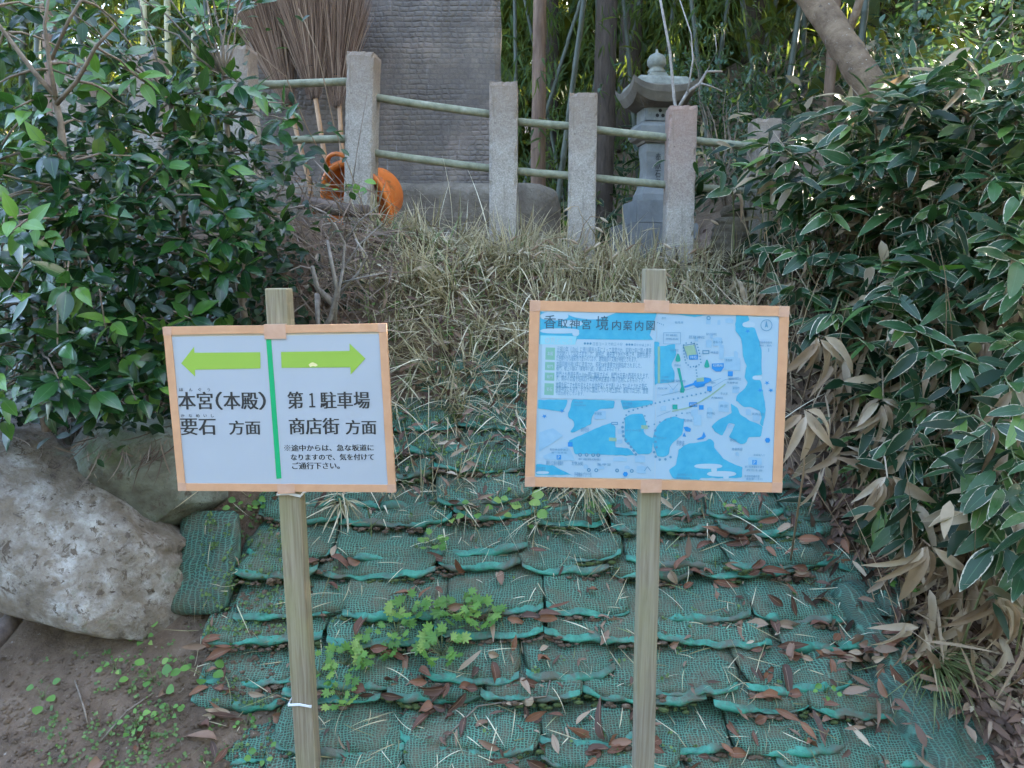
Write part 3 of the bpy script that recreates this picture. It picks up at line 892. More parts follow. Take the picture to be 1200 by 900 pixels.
# ------------------------------------------------------------------ boulders and things at the left foot
def boulder(name, label, loc, size, rot, seed, mat, amp=0.13, flat=0.0, sub=6):
    bm = bmesh.new()
    bmesh.ops.create_icosphere(bm, subdivisions=sub, radius=1)
    off = Vector((seed * 7.1, seed * 2.3, seed))
    for v in bm.verts:
        n = v.co.normalized()
        k = 1 + amp * noise.fractal(n * 1.3 + off, 0.9, 2.0, 5) + 0.05 * noise.fractal(n * 6 + off, 0.9, 2.1, 4) - 0.11 * max(0, .16 - abs(noise.noise(Vector((n.x * 2.2, n.y * 2.2, n.z * 6)) + off))) + 0.008 * noise.fractal(Vector((n.x * 12, n.y * 12, n.z * 26)) + off, .8, 2.1, 3)
        q = Vector([spow(c, 0.8) for c in n]) * k
        # broken facets
        for fn, fd in (((0.3, -0.85, 0.45), 0.76), ((-0.5, -0.7, -0.5), 0.80), ((0.7, -0.3, -0.65), 0.80), ((-.2, -.5, .85), .78), ((.85, -.45, .25), .84), ((-.75, -.6, .3), .84), ((.1, -.95, -.3), .80)):
            f = Vector(fn).normalized()
            e = q.dot(f) - fd
            if e > 0: q -= f * e * 0.85
        v.co = Vector((q.x * size[0], q.y * size[1], q.z * size[2]))
    bm.verts.ensure_lookup_table()
    V = [v.co.copy() for v in bm.verts]
    F = [[v.index for v in f.verts] for f in bm.faces]
    me = bpy.data.meshes.new(name)
    bm.to_mesh(me); bm.free()
    me.polygons.foreach_set('use_smooth', [True] * len(me.polygons))
    o = link(name, me, None, M[mat])
    o.location = loc; o.rotation_euler = rot
    Mx = Matrix.Translation(loc) @ Euler(rot).to_matrix().to_4x4()
    add_bvh([Mx @ v for v in V], F)
    return tag(o, label, 'boulder')

boulder('boulder', 'large pale lichen-covered boulder at the foot of the bank', P(46, 616, 2.78), (.66, .33, .29), (R(-8), R(36), R(-8)), 1, 'boulder')
boulder('boulder', 'grey green mossy boulder wedged behind the big pale one', P(172, 556, 2.98), (.32, .26, .25), (R(-10), R(12), R(4)), 5, 'boulder2', 0.2)
boulder('boulder', 'brown soil-stained rock high behind the pale boulder', P(40, 505, 3.08), (.36, .24, .16), (R(-5), R(20), R(10)), 9, 'boulder2', 0.2)

lg = MB()
a, b = P(-25, 772, 2.45), P(30, 706, 2.72)
lg.tube(curve_pts(a, b, 0, 0.01, 7), [.036, .035, .034, .034, .033, .032, .032, .03], 10)
tag(lg.build('log', M['log'], smooth=True), 'brown stripped log poking out beneath the pale boulder', 'log')
lg = MB()
lg.tube([P(-20, 690, 2.78), P(8, 712, 2.72)], .018, 10)
tag(lg.build('pipe_end', M['pvc'], smooth=True), 'short white pipe end under the pale boulder beside the log', 'pipe')

# ------------------------------------------------------------------ signs
def ngon(mb, pts, m, y):
    mb.add([(x, y, z) for x, z in pts], [list(range(len(pts)))[::-1]], m)


def text_mesh(body, spacing=1.0, res=3):
    cu = bpy.data.curves.new('lettering', 'FONT')
    cu.body = body
    cu.resolution_u = res
    cu.space_character = spacing
    o = bpy.data.objects.new('lettering', cu)
    COL.objects.link(o)
    dg = bpy.context.evaluated_depsgraph_get()
    me = bpy.data.meshes.new_from_object(o.evaluated_get(dg))
    bpy.data.objects.remove(o)
    bpy.data.curves.remove(cu)
    return me


def text_arrays(body, x0, z0, x1, z1, y, bold=0.0, spacing=1.0, res=3, keep=False):
    """letters of body fitted into the rectangle (x0..x1, z0..z1) of the board face"""
    me = text_mesh(body, spacing, res)
    V = np.array([v.co[:] for v in me.vertices])
    F = [list(p.vertices) for p in me.polygons]
    bpy.data.meshes.remove(me)
    mn, mx = V.min(0), V.max(0)
    sx = (x1 - x0) / (mx[0] - mn[0]); sz = (z1 - z0) / (mx[1] - mn[1])
    if keep: sx = min(sx, sz * 1.05); 
    X = x0 + (V[:, 0] - mn[0]) * sx
    Zz = z0 + (V[:, 1] - mn[1]) * sz
    out = []
    offs = [0.0] if not bold else [-bold, -bold / 3, bold / 3, bold]
    for k, o in enumerate(offs):
        out.append(([(a + o, y - 0.00002 * k, b) for a, b in zip(X, Zz)], F))
    return out


class Board:
    def __init__(self, root_loc, rot, Y):
        self.Mx = Matrix.Translation(root_loc) @ Euler(rot).to_matrix().to_4x4()
        self.inv = self.Mx.inverted()

    def xz(self, px, py):
        d = self.inv.to_3x3() @ ray(px, py)
        o = self.inv @ CAM
        t = -o.y / d.y
        p = o + d * t
        return p.x, p.z


def strip(mb, a, b, wa, y, th, m=0, jig=0.0015, n=8, seed=0):
    """a length of tape from a to b (board coords x,z), width wa"""
    a, b = Vector((a[0], a[1])), Vector((b[0], b[1]))
    t = (b - a).normalized(); nrm = Vector((-t.y, t.x))
    V, F = [], []
    for i in range(n + 1):
        c = a.lerp(b, i / n)
        o1 = wa / 2 + jig * noise.noise(Vector((i * 1.7, seed, 0)))
        o2 = wa / 2 + jig * noise.noise(Vector((i * 1.7, seed, 9)))
        p1, p2 = c + nrm * o1, c - nrm * o2
        V += [(p1.x, y, p1.y), (p2.x, y, p2.y), (p1.x, y + th, p1.y), (p2.x, y + th, p2.y)]
    for i in range(n):
        k = i * 4
        F += [(k, k + 4, k + 5, k + 1), (k + 2, k + 3, k + 7, k + 6), (k, k + 2, k + 6, k + 4), (k + 1, k + 5, k + 7, k + 3)]
    F += [(0, 1, 3, 2), (n * 4, n * 4 + 2, n * 4 + 3, n * 4 + 1)]
    mb.add(V, F, m)


def sign(label, px, py, Y, rot, corners, paper_c, tape_w, post_top, post_bot, post_w, post_mat, post_lean=0.0):
    base = P(px, py, Y)
    foot = P(*post_bot, Y + .03)
    root = thing('sign', label, 'sign', base, rot)
    B = Board(base, rot, Y)
    q = [B.xz(*c) for c in corners]            # TL TR BR BL
    # board panel, 6 mm, behind the face plane
    mb = MB()
    V = [(x, 0.002, z) for x, z in q] + [(x, 0.010, z) for x, z in q]
    mb.add(V, [(3, 2, 1, 0), (4, 5, 6, 7), (0, 1, 5, 4), (1, 2, 6, 5), (2, 3, 7, 6), (3, 0, 4, 7)])
    mb.build('board', M['board_back'], root)
    # tape on the four edges, wrapped round
    tp = [Vector(c) for c in q]
    cen = sum(tp, Vector((0, 0))) / 4
    for k, (i, j) in enumerate(((0, 1), (2, 3), (1, 2), (3, 0))):
        a, b = tp[i], tp[j]
        t = (b - a).normalized(); n = Vector((-t.y, t.x))
        if n.dot(cen - a) < 0: n = -n
        ins = n * (tape_w / 2 - 0.002)
        ext = tape_w if k >= 2 else 0.0
        mt = MB()
        strip(mt, a + ins + t * ext * .96, b + ins - t * ext * .96, tape_w, -0.0026, 0.0155 if k < 2 else 0.0150, seed=k + px)
        mt.build('edge_tape', M['tape'], root)
    # square corner overlaps of tape
    for k in range(4):
        a = tp[k]; d = (cen - a)
        sx = 1 if d.x > 0 else -1; sz = 1 if d.y > 0 else -1
        c = a + Vector((sx * tape_w * .5, sz * tape_w * .5))
        mt = MB()
        mt.box((c.x - sx * .0012, 0.0046, c.y - sz * .0012), (tape_w + .002, 0.0165, tape_w + .002), 0)
        mt.build('corner_tape', M['tape_patch'], root)
    # post behind the board
    pm = MB()
    topx, topz = B.xz(*post_top)
    botx, botz = B.xz(*post_bot)
    n = 10
    pw = post_w
    Vp, Fp = [], []
    for i in range(n + 1):
        t = i / n
        x = botx + (topx - botx) * t + 0.0015 * noise.noise(Vector((t * 6, px, 0)))
        z = botz + (topz - botz) * t
        Vp += [(x - pw / 2, 0.0135, z), (x + pw / 2, 0.0135, z), (x + pw / 2, 0.0135 + pw, z), (x - pw / 2, 0.0135 + pw, z)]
    for i in range(n):
        k = i * 4
        for e in range(4):
            f = (e + 1) % 4
            Fp.append((k + e, k + f, k + 4 + f, k + 4 + e))
    Fp += [(3, 2, 1, 0), (n * 4, n * 4 + 1, n * 4 + 2, n * 4 + 3)]
    pm.add(Vp, Fp)
    po = pm.build('post', M[post_mat], root)
    bv = po.modifiers.new('edge', 'BEVEL'); bv.width = 0.004; bv.segments = 2; bv.limit_method = 'ANGLE'
    return root, B

# --- arrow sign
A_root, A = sign('white direction sign with two green arrows on a leaning wooden post', 329, 478, 2.2, (0, R(-0.3), 0),
                 [(192, 384), (452, 380), (463, 576), (210, 574)], None, 0.0225, (321, 338), (358, 915), 0.0635, 'post')
zA = lambda x, y: A.xz(180 + x * 0.3112, 320 + y * 0.3111)
for nm, poly in (('paper_sheet', [(56, 240), (437, 236), (478, 810), (108, 810)]), ('paper_sheet', [(437.6, 236), (856, 230), (890, 810), (478.6, 810)])):
    mb = MB()
    p = [zA(*c) for c in poly]
    n = 12
    V, F = [], []
    for j in range(n + 1):
        for i in range(n + 1):
            s, t = i / n, j / n
            x = (p[0][0] * (1 - s) + p[1][0] * s) * (1 - t) + (p[3][0] * (1 - s) + p[2][0] * s) * t
            z = (p[0][1] * (1 - s) + p[1][1] * s) * (1 - t) + (p[3][1] * (1 - s) + p[2][1] * s) * t
            V.append((x, 0.0, z))
    for j in range(n):
        for i in range(n):
            k = j * (n + 1) + i
            F.append((k, k + n + 1, k + n + 2, k + 1))
    mb.add(V, F)
    mb.build(nm, M['paper'], A_root)
def print_part(name, polys, mat, root, f, y=-0.0008):
    mb = MB()
    for pl in polys: ngon(mb, [f(*c) for c in pl], 0, y)
    return mb.build(name, M[mat] if isinstance(mat, str) else mat, root)
print_part('arrow', [[(104, 340), (153, 277), (154, 300), (402, 298), (403, 359), (156, 364), (157, 390)]], 'arrow_green', A_root, zA)
print_part('arrow', [[(480, 297), (738, 293), (738, 265), (798, 322), (742, 383), (741, 355), (482, 357)]], 'arrow_green', A_root, zA)
print_part('worn_spot', [[(584, 345), (592, 338), (600, 336), (612, 341), (619, 347), (610, 352), (600, 350), (590, 354)]], 'chip', A_root, zA, -0.0011)
print_part('divider', [[(424, 250), (443, 250), (482, 773), (463, 775)]], 'divider_green', A_root, zA)
def lettering(root, f, items, mat, bold_k, y, name='lettering', res=3):
    mb = MB()
    for body, x0, y0, x1, y1 in items:
        a = f(x0, y1); b = f(x1, y0)
        for V, F in text_arrays(body, a[0], a[1], b[0], b[1], y, (b[1] - a[1]) * bold_k, res=res):
            mb.add(V, F)
    return mb.build(name, M[mat], root)
lettering(A_root, zA, [('本宮', 97, 447, 220, 514), ('（', 237, 447, 257, 515), ('本殿', 266, 447, 391, 514), ('）', 398, 447, 420, 515)], 'ink', 0.026, -0.0008)
lettering(A_root, zA, [('要石', 105, 547, 232, 610), ('方面', 287, 555, 400, 609)], 'ink', 0.026, -0.0008)
lettering(A_root, zA, [('第', 507, 446, 561, 511), ('１', 588, 452, 606, 506), ('駐車場', 630, 446, 812, 511)], 'ink', 0.026, -0.0008)
lettering(A_root, zA, [('商店街', 513, 545, 697, 608), ('方面', 725, 553, 837, 608)], 'ink', 0.026, -0.0008)
lettering(A_root, zA, [('途中からは、急な坂道に', 520, 645, 828, 671), ('なりますので、気を付けて', 518, 680, 829, 706), ('ご通行下さい。', 523, 712, 700, 739)], 'ink', 0.03, -0.0008)
mb = MB()
for (x0, y0, x1, y1) in ((494, 648, 513, 668), (513, 648, 494, 668)):
    strip(mb, zA(x0, y0), zA(x1, y1), .0011, -.0010 - .0001 * (x0 > x1), .00005, jig=0, n=1)
for (cx_, cy_) in ((503.5, 649), (503.5, 667), (494, 658), (513, 658)):
    ngon(mb, [zA(cx_ + 2.3 * math.cos(q), cy_ + 2.3 * math.sin(q)) for q in [z * PI / 4 for z in range(8)]], 0, -.0009)
mb.build('note_mark', M['ink'], A_root)
lettering(A_root, zA, [('ほ', 98, 433, 111, 445), ('ん', 134, 433, 146, 445), ('ぐ', 168, 433, 180, 445), ('う', 203, 433, 212, 445),
                       ('か', 104, 531, 116, 543), ('な', 133, 531, 145, 543), ('め', 160, 531, 173, 543), ('い', 189, 532, 200, 542), ('し', 217, 531, 227, 543)], 'ink', 0.02, -0.0008, 'reading_marks')
for (pts, w) in (([(318, 372), (330, 400)], .026), ):
    mb = MB(); strip(mb, A.xz(322, 380), A.xz(323, 397), .062, -0.0034, .016, seed=3); mb.build('tape_patch', M['tape_patch'], A_root)
mb = MB(); strip(mb, A.xz(335, 567), A.xz(336, 578), .050, -0.0034, .016, seed=4); mb.build('tape_patch', M['tape_patch'], A_root)
for (py, px) in ((829, 350), (581, 337)):
    cx, cz = A.xz(px, py)
    mb = MB()
    w = .0345
    for dz in (0, .004):
        mb.tube([(cx - w, .080, cz + dz), (cx - w, .010, cz + dz), (cx, .009, cz + dz + .002), (cx + w, .010, cz + dz - .006), (cx + w, .080, cz + dz - .006)], .0022, 5)
    mb.build('tie', M['wire'], A_root)

# --- map sign
B_root, Bm = sign('blue and white illustrated map sign on a square wooden post', 769, 464, 2.0, (0, R(1.1), 0),
                  [(622, 353), (924, 360), (915, 576), (616, 569)], None, 0.0255, (770, 315), (756, 915), 0.056, 'post2')
zB = lambda x, y: Bm.xz(600 + x * 0.31107, 310 + y * 0.31111)          # whole board
zTL = lambda x, y: Bm.xz(620 + x * 0.13333, 350 + y * 0.13333)
zTR = lambda x, y: Bm.xz(770 + x * 0.13333, 350 + y * 0.13333)
zBL = lambda x, y: Bm.xz(620 + x * 0.13333, 460 + y * 0.13333)
zBR = lambda x, y: Bm.xz(770 + x * 0.13333, 460 + y * 0.13333)
print_part('map_sheet', [[(104, 166), (546, 175), (538, 807), (86, 799)]], 'map_base', B_root, zB, 0.0)
print_part('map_sheet', [[(546.6, 175), (1010, 184), (980, 820), (538.6, 807)]], 'map_base', B_root, zB, 0.0)

def smooth_poly(pts, it=1):
    for _ in range(it):
        out = []
        for i in range(len(pts)):
            a, b = pts[i], pts[(i + 1) % len(pts)]
            out += [(a[0] * .75 + b[0] * .25, a[1] * .75 + b[1] * .25), (a[0] * .25 + b[0] * .75, a[1] * .25 + b[1] * .75)]
        pts = out
    return pts
def wob(pts, amp, k):
    out = []
    for i in range(len(pts)):
        a, b = Vector(pts[i]), Vector(pts[(i + 1) % len(pts)])
        n = max(1, int((b - a).length / 26))
        for q in range(n):
            c = a.lerp(b, q / n)
            out.append((c.x + amp * noise.noise(Vector((c.x * .05, c.y * .05, k))), c.y + amp * noise.noise(Vector((c.x * .05, c.y * .05, k + 7)))))
    return out
mb = MB()
Yw = -0.0007
YC = [0]
def yn():
    YC[0] = (YC[0] + 1) % 40
    return Yw - 0.000004 * YC[0]
ww = lambda f, pts, s=1, a=9: ngon(mb, [f(*c) for c in smooth_poly(wob(pts, a, len(pts)), s)], 0, yn())
ww(zTL, [(98, 92), (1130, 105), (1105, 180), (1080, 260), (1060, 320), (1090, 360), (1010, 362), (420, 356), (400, 400), (90, 400)], 0, 0)
ww(zTL, [(1100, 372), (1150, 385), (1140, 420), (1285, 400), (1290, 500), (1250, 580), (1275, 640), (1275, 735), (1125, 745), (1105, 760)])
ww(zTR, [(-15, 112), (420, 122), (520, 128), (330, 160), (250, 150), (120, 128)])
ww(zTR, [(500, 124), (790, 130), (815, 190), (780, 205), (750, 225), (780, 250), (860, 256), (890, 350), (920, 450), (915, 600), (925, 672), (850, 678), (845, 708), (915, 716), (932, 905), (690, 905), (700, 850), (770, 790), (795, 740), (765, 690), (785, 590), (755, 500), (740, 350), (690, 285), (690, 130)])
ww(zBR, [(693, 60), (930, -30), (952, 150), (930, 300), (905, 280), (920, 220), (905, 160), (830, 130), (770, 132), (720, 95)])
ww(zBR, [(650, 95), (700, 130), (730, 190), (800, 240), (900, 283), (930, 300), (910, 388), (800, 395), (785, 440), (740, 455), (630, 395), (690, 280), (630, 265), (605, 320), (570, 382), (510, 340), (470, 300), (540, 240), (655, 180)])
ww(zBR, [(190, 500), (260, 455), (430, 425), (460, 400), (500, 430), (500, 480), (540, 530), (580, 580), (660, 620), (752, 655), (745, 750), (380, 752), (365, 768), (140, 755), (102, 680), (165, 640), (180, 560)])
ww(zBR, [(150, 210), (240, 232), (220, 370), (150, 430), (112, 480), (100, 545), (60, 568), (0, 560), (-28, 480), (-40, 400), (-5, 300), (30, 260), (80, 228)])
ww(zBL, [(80, 62), (340, 62), (320, 130), (290, 172), (240, 160), (170, 150), (80, 140)])
ww(zBL, [(382, 60), (755, 68), (750, 110), (740, 140), (620, 145), (570, 180), (545, 240), (545, 280), (430, 330), (380, 355), (362, 345), (395, 290), (385, 240), (345, 225), (345, 180), (365, 130)])
ww(zBL, [(800, 68), (1090, 68), (1090, 100), (830, 150)])
ww(zBL, [(720, 265), (610, 305), (460, 370), (350, 420), (345, 440), (385, 470), (400, 540), (650, 545), (880, 555), (935, 548), (870, 490), (758, 480), (760, 300)])
ww(zBL, [(840, 220), (900, 190), (1000, 185), (1010, 220), (1030, 280), (1002, 330), (1020, 370), (1092, 400), (1080, 520), (1050, 540), (960, 545), (900, 480), (840, 430), (840, 300)])
ww(zBL, [(62, 630), (210, 640), (300, 690), (385, 725), (62, 722)])
mb.build('map_wash', M['map_water'], B_root)['kind'] = 'stuff'
mb = MB(); Yw = -0.0009
ww(zBL, [(90, 350), (210, 315), (300, 380), (90, 520)]); ww(zBL, [(120, 560), (330, 470), (372, 520), (405, 600), (140, 590)])
for x, y, w, h in ((800, 520, 120, 60), ):
    ww(zBR, [(x, y + 50), (x + w, y + 50), (x + w, y + 120), (x, y + 120)])
for f, x, y, w, h in ((zTR, 430, 370, 50, 60), (zTR, 490, 345, 80, 70), (zTR, 545, 410, 40, 120), (zTR, 590, 520, 140, 110), (zTR, 675, 470, 35, 90), (zTR, 430, 180, 40, 45), (zTR, 530, 190, 25, 40), (zTR, 600, 180, 70, 35), (zTR, 330, 345, 30, 30), (zTR, 465, 320, 25, 30),
                      (zBR, 300, 150, 60, 55), (zBR, 320, 200, 70, 90), (zBR, 540, 85, 90, 85), (zBR, 440, 140, 45, 85), (zBR, 780, 150, 45, 50), (zBR, 840, 190, 60, 60), (zBR, 30, 120, 50, 40), (zBR, 690, 530, 30, 25), (zBR, 620, 285, 45, 30),
                      (zBL, 575, 165, 100, 70), (zBL, 930, 560, 90, 55), (zBL, 945, 650, 80, 60), (zBL, 780, 330, 45, 35), (zBL, 765, 415, 55, 35), (zBL, 480, 640, 40, 30), (zBL, 610, 650, 50, 25), (zBL, 840, 650, 45, 20), (zBL, 740, 575, 120, 30), (zTR, 110, 795, 30, 40), (zTR, 155, 795, 25, 35), (zTR, 660, 770, 60, 60)):
    k = random.uniform(-6, 6)
    ngon(mb, [f(x, y + k), (f(x + w * .5, y - 8 + k)), f(x + w, y - k), f(x + w, y + h - k), f(x, y + h + k)], 0, yn())
mb.build('map_buildings', M['map_water2'], B_root)['kind'] = 'stuff'
mb = MB(); Yw = -0.0009
c_ = lambda f, x0, y0, x1, y1: ngon(mb, [f(*c) for c in smooth_poly([(x0, y0), (x1, y0), (x1, y1), (x0, y1)], 2)], 0, yn())
cl = lambda f, pts: ngon(mb, [f(*c) for c in smooth_poly(pts, 2)], 0, yn())
cl(zTL, [(100, 92), (300, 95), (420, 110), (560, 105), (800, 108), (700, 150), (600, 185), (480, 178), (380, 160), (330, 130), (180, 122), (100, 118)])
c_(zTL, 98, 118, 345, 190); c_(zTL, 98, 260, 440, 306); c_(zTL, 380, 280, 440, 328); c_(zTL, 280, 190, 470, 245)
c_(zBR, 328, 625, 572, 668); c_(zBR, 440, 690, 694, 738); c_(zBR, 475, 655, 525, 700); c_(zBR, 580, 725, 630, 760)
c_(zTR, 750, 203, 860, 252); c_(zTR, 838, 675, 920, 714); c_(zBL, 62, 690, 175, 716)
mb.build('map_clouds', M['map_white'], B_root)['kind'] = 'stuff'
mb = MB(); Yw = -0.0011
ngon(mb, [zTL(112, 400), zTL(405, 402), zTL(425, 356), zTL(1100, 370), zTL(1085, 890), zTL(105, 874)], 0, Yw)
mb.build('text_panel', M['map_white'], B_root)
print_part('panel_tab', [[(100, 322), (418, 330), (405, 404), (97, 400)]], 'map_tab', B_root, zTL, -0.0013)
print_part('panel_chips', [[(146, 428), (228, 431), (226, 538), (143, 535)], [(142, 555), (225, 558), (223, 630), (140, 627)], [(139, 648), (222, 651), (220, 722), (137, 718)], [(137, 742), (218, 745), (215, 848), (133, 844)]], 'map_chip', B_root, zTL, -0.0013)
lettering(B_root, zTL, [('香', 130, 145, 237, 262)], 'map_ink', 0.006, -0.0014, 'title', 2)
lettering(B_root, zTL, [('取', 250, 180, 340, 255), ('神', 355, 180, 445, 262), ('宮', 462, 182, 545, 268), ('内', 728, 190, 808, 275), ('案', 826, 190, 906, 278), ('内', 930, 195, 1004, 280), ('図', 1030, 195, 1105, 278)], 'map_ink', 0.010, -0.0014, 'title', 2)
lettering(B_root, zTL, [('境', 585, 152, 700, 275)], 'map_ink', 0.006, -0.0014, 'title', 2)
lettering(B_root, zTL, [('◎見どころ', 140, 342, 380, 392), ('本殿', 160, 465, 212, 500), ('楼門', 157, 580, 209, 610), ('総門', 155, 670, 206, 700), ('要石', 152, 780, 203, 812)], 'map_white', 0.01, -0.0016, 'panel_heads', 2)
lettering(B_root, zTL, [('●●●', 480, 384, 550, 403), ('●●●', 848, 394, 915, 412), ('日吉コースで約三十分', 560, 386, 822, 412), ('四十分以上歩く', 922, 396, 1072, 418),
                        ('元禄13年（1700）に徳川綱吉の手によって造営され、昭和52年に国の重要', 246, 433, 1075, 470),
                        ('文化財として指定されました。屋根は、檜皮葺でひわだ色ぶき、部材を飾っ', 242, 470, 1068, 508),
                        ('た色鮮やかな極彩色で塗られており、建物細部の文様が特徴とされます。', 240, 510, 950, 546),
                        ('本殿同様元禄13年に造営され、昭和58年重要文化財指定されました。', 240, 563, 990, 598),
                        ('楼門、楼上の額は「東郷平八郎」の筆によるものです。', 238, 602, 805, 632),
                        ('楼門より参道を西へ100m程に鎮座するが、総門は古来の西道をあります。', 236, 652, 1055, 690),
                        ('す。現存のお殿を昭和四十年伊勢神宮遷宮の際の古材によるものです。', 234, 690, 1015, 726),
                        ('地震を起こす大鯰を抑えるため地中深くまで差し込んでいるとされる霊石。', 233, 745, 1045, 785),
                        ('鹿島神宮にもあり、わずかに露出している地上部は、香取では凸形、鹿島', 232, 782, 1048, 820),
                        ('では凹形をしています。', 230, 820, 482, 848)], 'map_ink2', 0.0, -0.0014, 'panel_text', 1)
# paths, symbols and small captions
mb = MB()
def dotline(f, pts, n, r):
    L = [0]
    for a, b in zip(pts, pts[1:]): L.append(L[-1] + math.dist(a, b))
    for k in range(n):
        s = L[-1] * k / (n - 1)
        i = max(j for j in range(len(L)) if L[j] <= s + 1e-6); i = min(i, len(pts) - 2)
        t = (s - L[i]) / (L[i + 1] - L[i])
        x = pts[i][0] * (1 - t) + pts[i + 1][0] * t; y = pts[i][1] * (1 - t) + pts[i + 1][1] * t
        ngon(mb, [f(x + r * math.cos(a), y + r * math.sin(a)) for a in [q * PI / 4 for q in range(8)]], 0, -0.0012)
dotline(zB, [(440, 553), (540, 522), (640, 500), (745, 478)], 19, 3.6)
dotline(zB, [(430, 567), (418, 595)], 3, 3.6)
dotline(zB, [(416, 612), (420, 650), (440, 675), (458, 700), (466, 715)], 8, 5.5)
dotline(zB, [(500, 570), (512, 610), (540, 600), (640, 560)], 9, 3.4)
dotline(zB, [(540, 625), (538, 655), (545, 690), (532, 712), (550, 735), (580, 733), (597, 725)], 9, 5)
dotline(zTR, [(255, 390), (230, 410), (235, 480), (250, 560), (290, 600), (360, 590), (385, 560), (370, 470), (350, 400), (300, 385)], 22, 7)
dotline(zTR, [(340, 600), (345, 640), (350, 680)], 4, 7)
dotline(zTL, [(1130, 310 - 100), (1180, 300 - 70)], 4, 5)
def ring(f, x, y, r0, r1):
    for q in range(16):
        a, b = q * PI / 8, (q + 1) * PI / 8
        ngon(mb, [f(x + r0 * math.cos(a), y + r0 * math.sin(a)), f(x + r1 * math.cos(a), y + r1 * math.sin(a)), f(x + r1 * math.cos(b), y + r1 * math.sin(b)), f(x + r0 * math.cos(b), y + r0 * math.sin(b))], 0, -0.0012)
ring(zTR, 960, 233, 46, 52)
ngon(mb, [zTR(960, 190), zTR(945, 255), zTR(960, 245), zTR(975, 255)], 0, -0.0012)
ring(zTR, 452, 170, 10, 19)
for x, y in ((448, 546), (505, 546), (563, 548), (608, 549), (525, 680), (590, 682), (773, 684), (902, 688)): ring(zBL, x, y, 8, 17)
for f, x, y, w, h, t in ((zTR, 55, 297, 152, 102, 3), (zTR, 398, 452, 60, 34, 8), (zBL, 722, 258, 58, 26, 8), (zTL, 1190, 300, 1, 1, 1)):
    for (ax, ay, bx, by) in ((x, y, x + w, y + t), (x, y + h - t, x + w, y + h), (x, y + t, x + t, y + h - t), (x + w - t, y + t, x + w, y + h - t)):
        ngon(mb, [f(ax, ay), f(bx, ay), f(bx, by), f(ax, by)], 0, -0.0012)
def line(f, pts, w):
    for a, b in zip(pts, pts[1:]):
        a, b = Vector(a), Vector(b); t = (b - a).normalized(); nn = Vector((-t.y, t.x)) * w / 2
        ngon(mb, [f(*(a + nn)), f(*(b + nn)), f(*(b - nn)), f(*(a - nn))], 0, -0.0012)
line(zTR, [(230, 410), (330, 395), (360, 510)], 6); line(zTR, [(230, 410), (265, 530)], 6)
line(zTR, [(95, 745), (140, 800), (185, 745)], 3); line(zTR, [(480, 780), (600, 710), (720, 690)], 3); line(zTR, [(40, 850), (300, 790), (560, 700)], 3)
line(zBR, [(0, 210), (120, 160)], 3); line(zBL, [(1010, 690), (1040, 650), (1070, 690)], 5)
line(zTR, [(980, 435), (980, 468)], 5)
mb.build('map_symbols', M['map_ink2'], B_root)['kind'] = 'stuff'
mb = MB()
for f, x, y, r in ((zTR, 460, 790, 21), (zTR, 643, 660, 22), (zBR, 388, 130, 20), (zBR, 856, 613, 20), (zBL, 262, 568, 20), (zBL, 362, 455, 20)):
    ngon(mb, [f(x - r, y - r), f(x + r, y - r), f(x + r, y + r), f(x - r, y + r)], 0, -0.0012)
for f, pts in ((zBR, [(280, 85), (352, 85), (352, 125), (280, 125)]), (zTR, [(280, 495), (358, 492), (358, 535), (280, 535)]), (zTR, [(480, 570), (585, 566), (585, 605), (560, 640), (515, 640), (480, 612)]),
               (zTR, [(330, 720), (420, 690), (470, 700), (480, 720), (425, 745), (415, 770), (350, 785), (322, 760), (240, 785), (235, 770), (320, 740)]),
               (zBR, [(232, 305), (262, 298), (298, 318), (290, 345), (250, 340)]), (zBR, [(222, 385), (238, 350), (255, 388)]), (zBR, [(345, 408), (395, 385), (410, 342), (428, 385), (405, 408), (360, 415)]),
               (zBR, [(947, 418), (958, 398), (984, 398), (995, 418), (984, 440), (958, 440)]), (zBL, [(823, 716), (835, 697), (858, 697), (868, 716), (858, 736), (835, 736)])):
    ngon(mb, [f(*c) for c in pts], 0, -0.0012)
for f, x, y in ((zTR, 795, 285), (zTR, 965, 740), (zTR, 905, 805), (zTR, 1000, 805), (zBL, 135, 208), (zBL, 290, 160)):   # little leaves
    pts = []
    for q in range(10):
        a = q * PI / 5 + .4; r = 26 if q % 2 == 0 else 9
        pts.append(f(x + r * math.cos(a), y + r * .8 * math.sin(a)))
    ngon(mb, pts, 0, -0.0012)
mb.build('map_icons', M['map_deep'], B_root)['kind'] = 'stuff'
mb = MB()
for x, y in ((183, 515), (437, 568)):
    ngon(mb, [zTR(*c) for c in smooth_poly([(x, y - 45), (x + 22, y + 10), (x + 22, y + 38), (x - 22, y + 38), (x - 22, y + 10)], 1)], 0, -0.0012)
ngon(mb, [zTR(175, 610), zTR(200, 610), zTR(232, 770), zTR(243, 800), (zTR(235, 825)), zTR(203, 825), zTR(202, 800), zTR(212, 770)], 0, -0.0012)
ngon(mb, [zBR(135, 105), zBR(178, 105), zBR(178, 147), zBR(135, 147)], 0, -0.0012)
mb.build('map_trees', M['map_green'], B_root)['kind'] = 'stuff'
mb = MB()
for f, pts in ((zBL, [(702, 394), (768, 398), (768, 428), (702, 424)]), (zBL, [(985, 285), (1042, 288), (1042, 320), (985, 316)]), (zTR, [(345, 700), (410, 690), (412, 725), (348, 732)]), (zTR, [(235, 420), (325, 405), (345, 490), (265, 500)])):
    ngon(mb, [f(*c) for c in pts], 0, -0.00125)
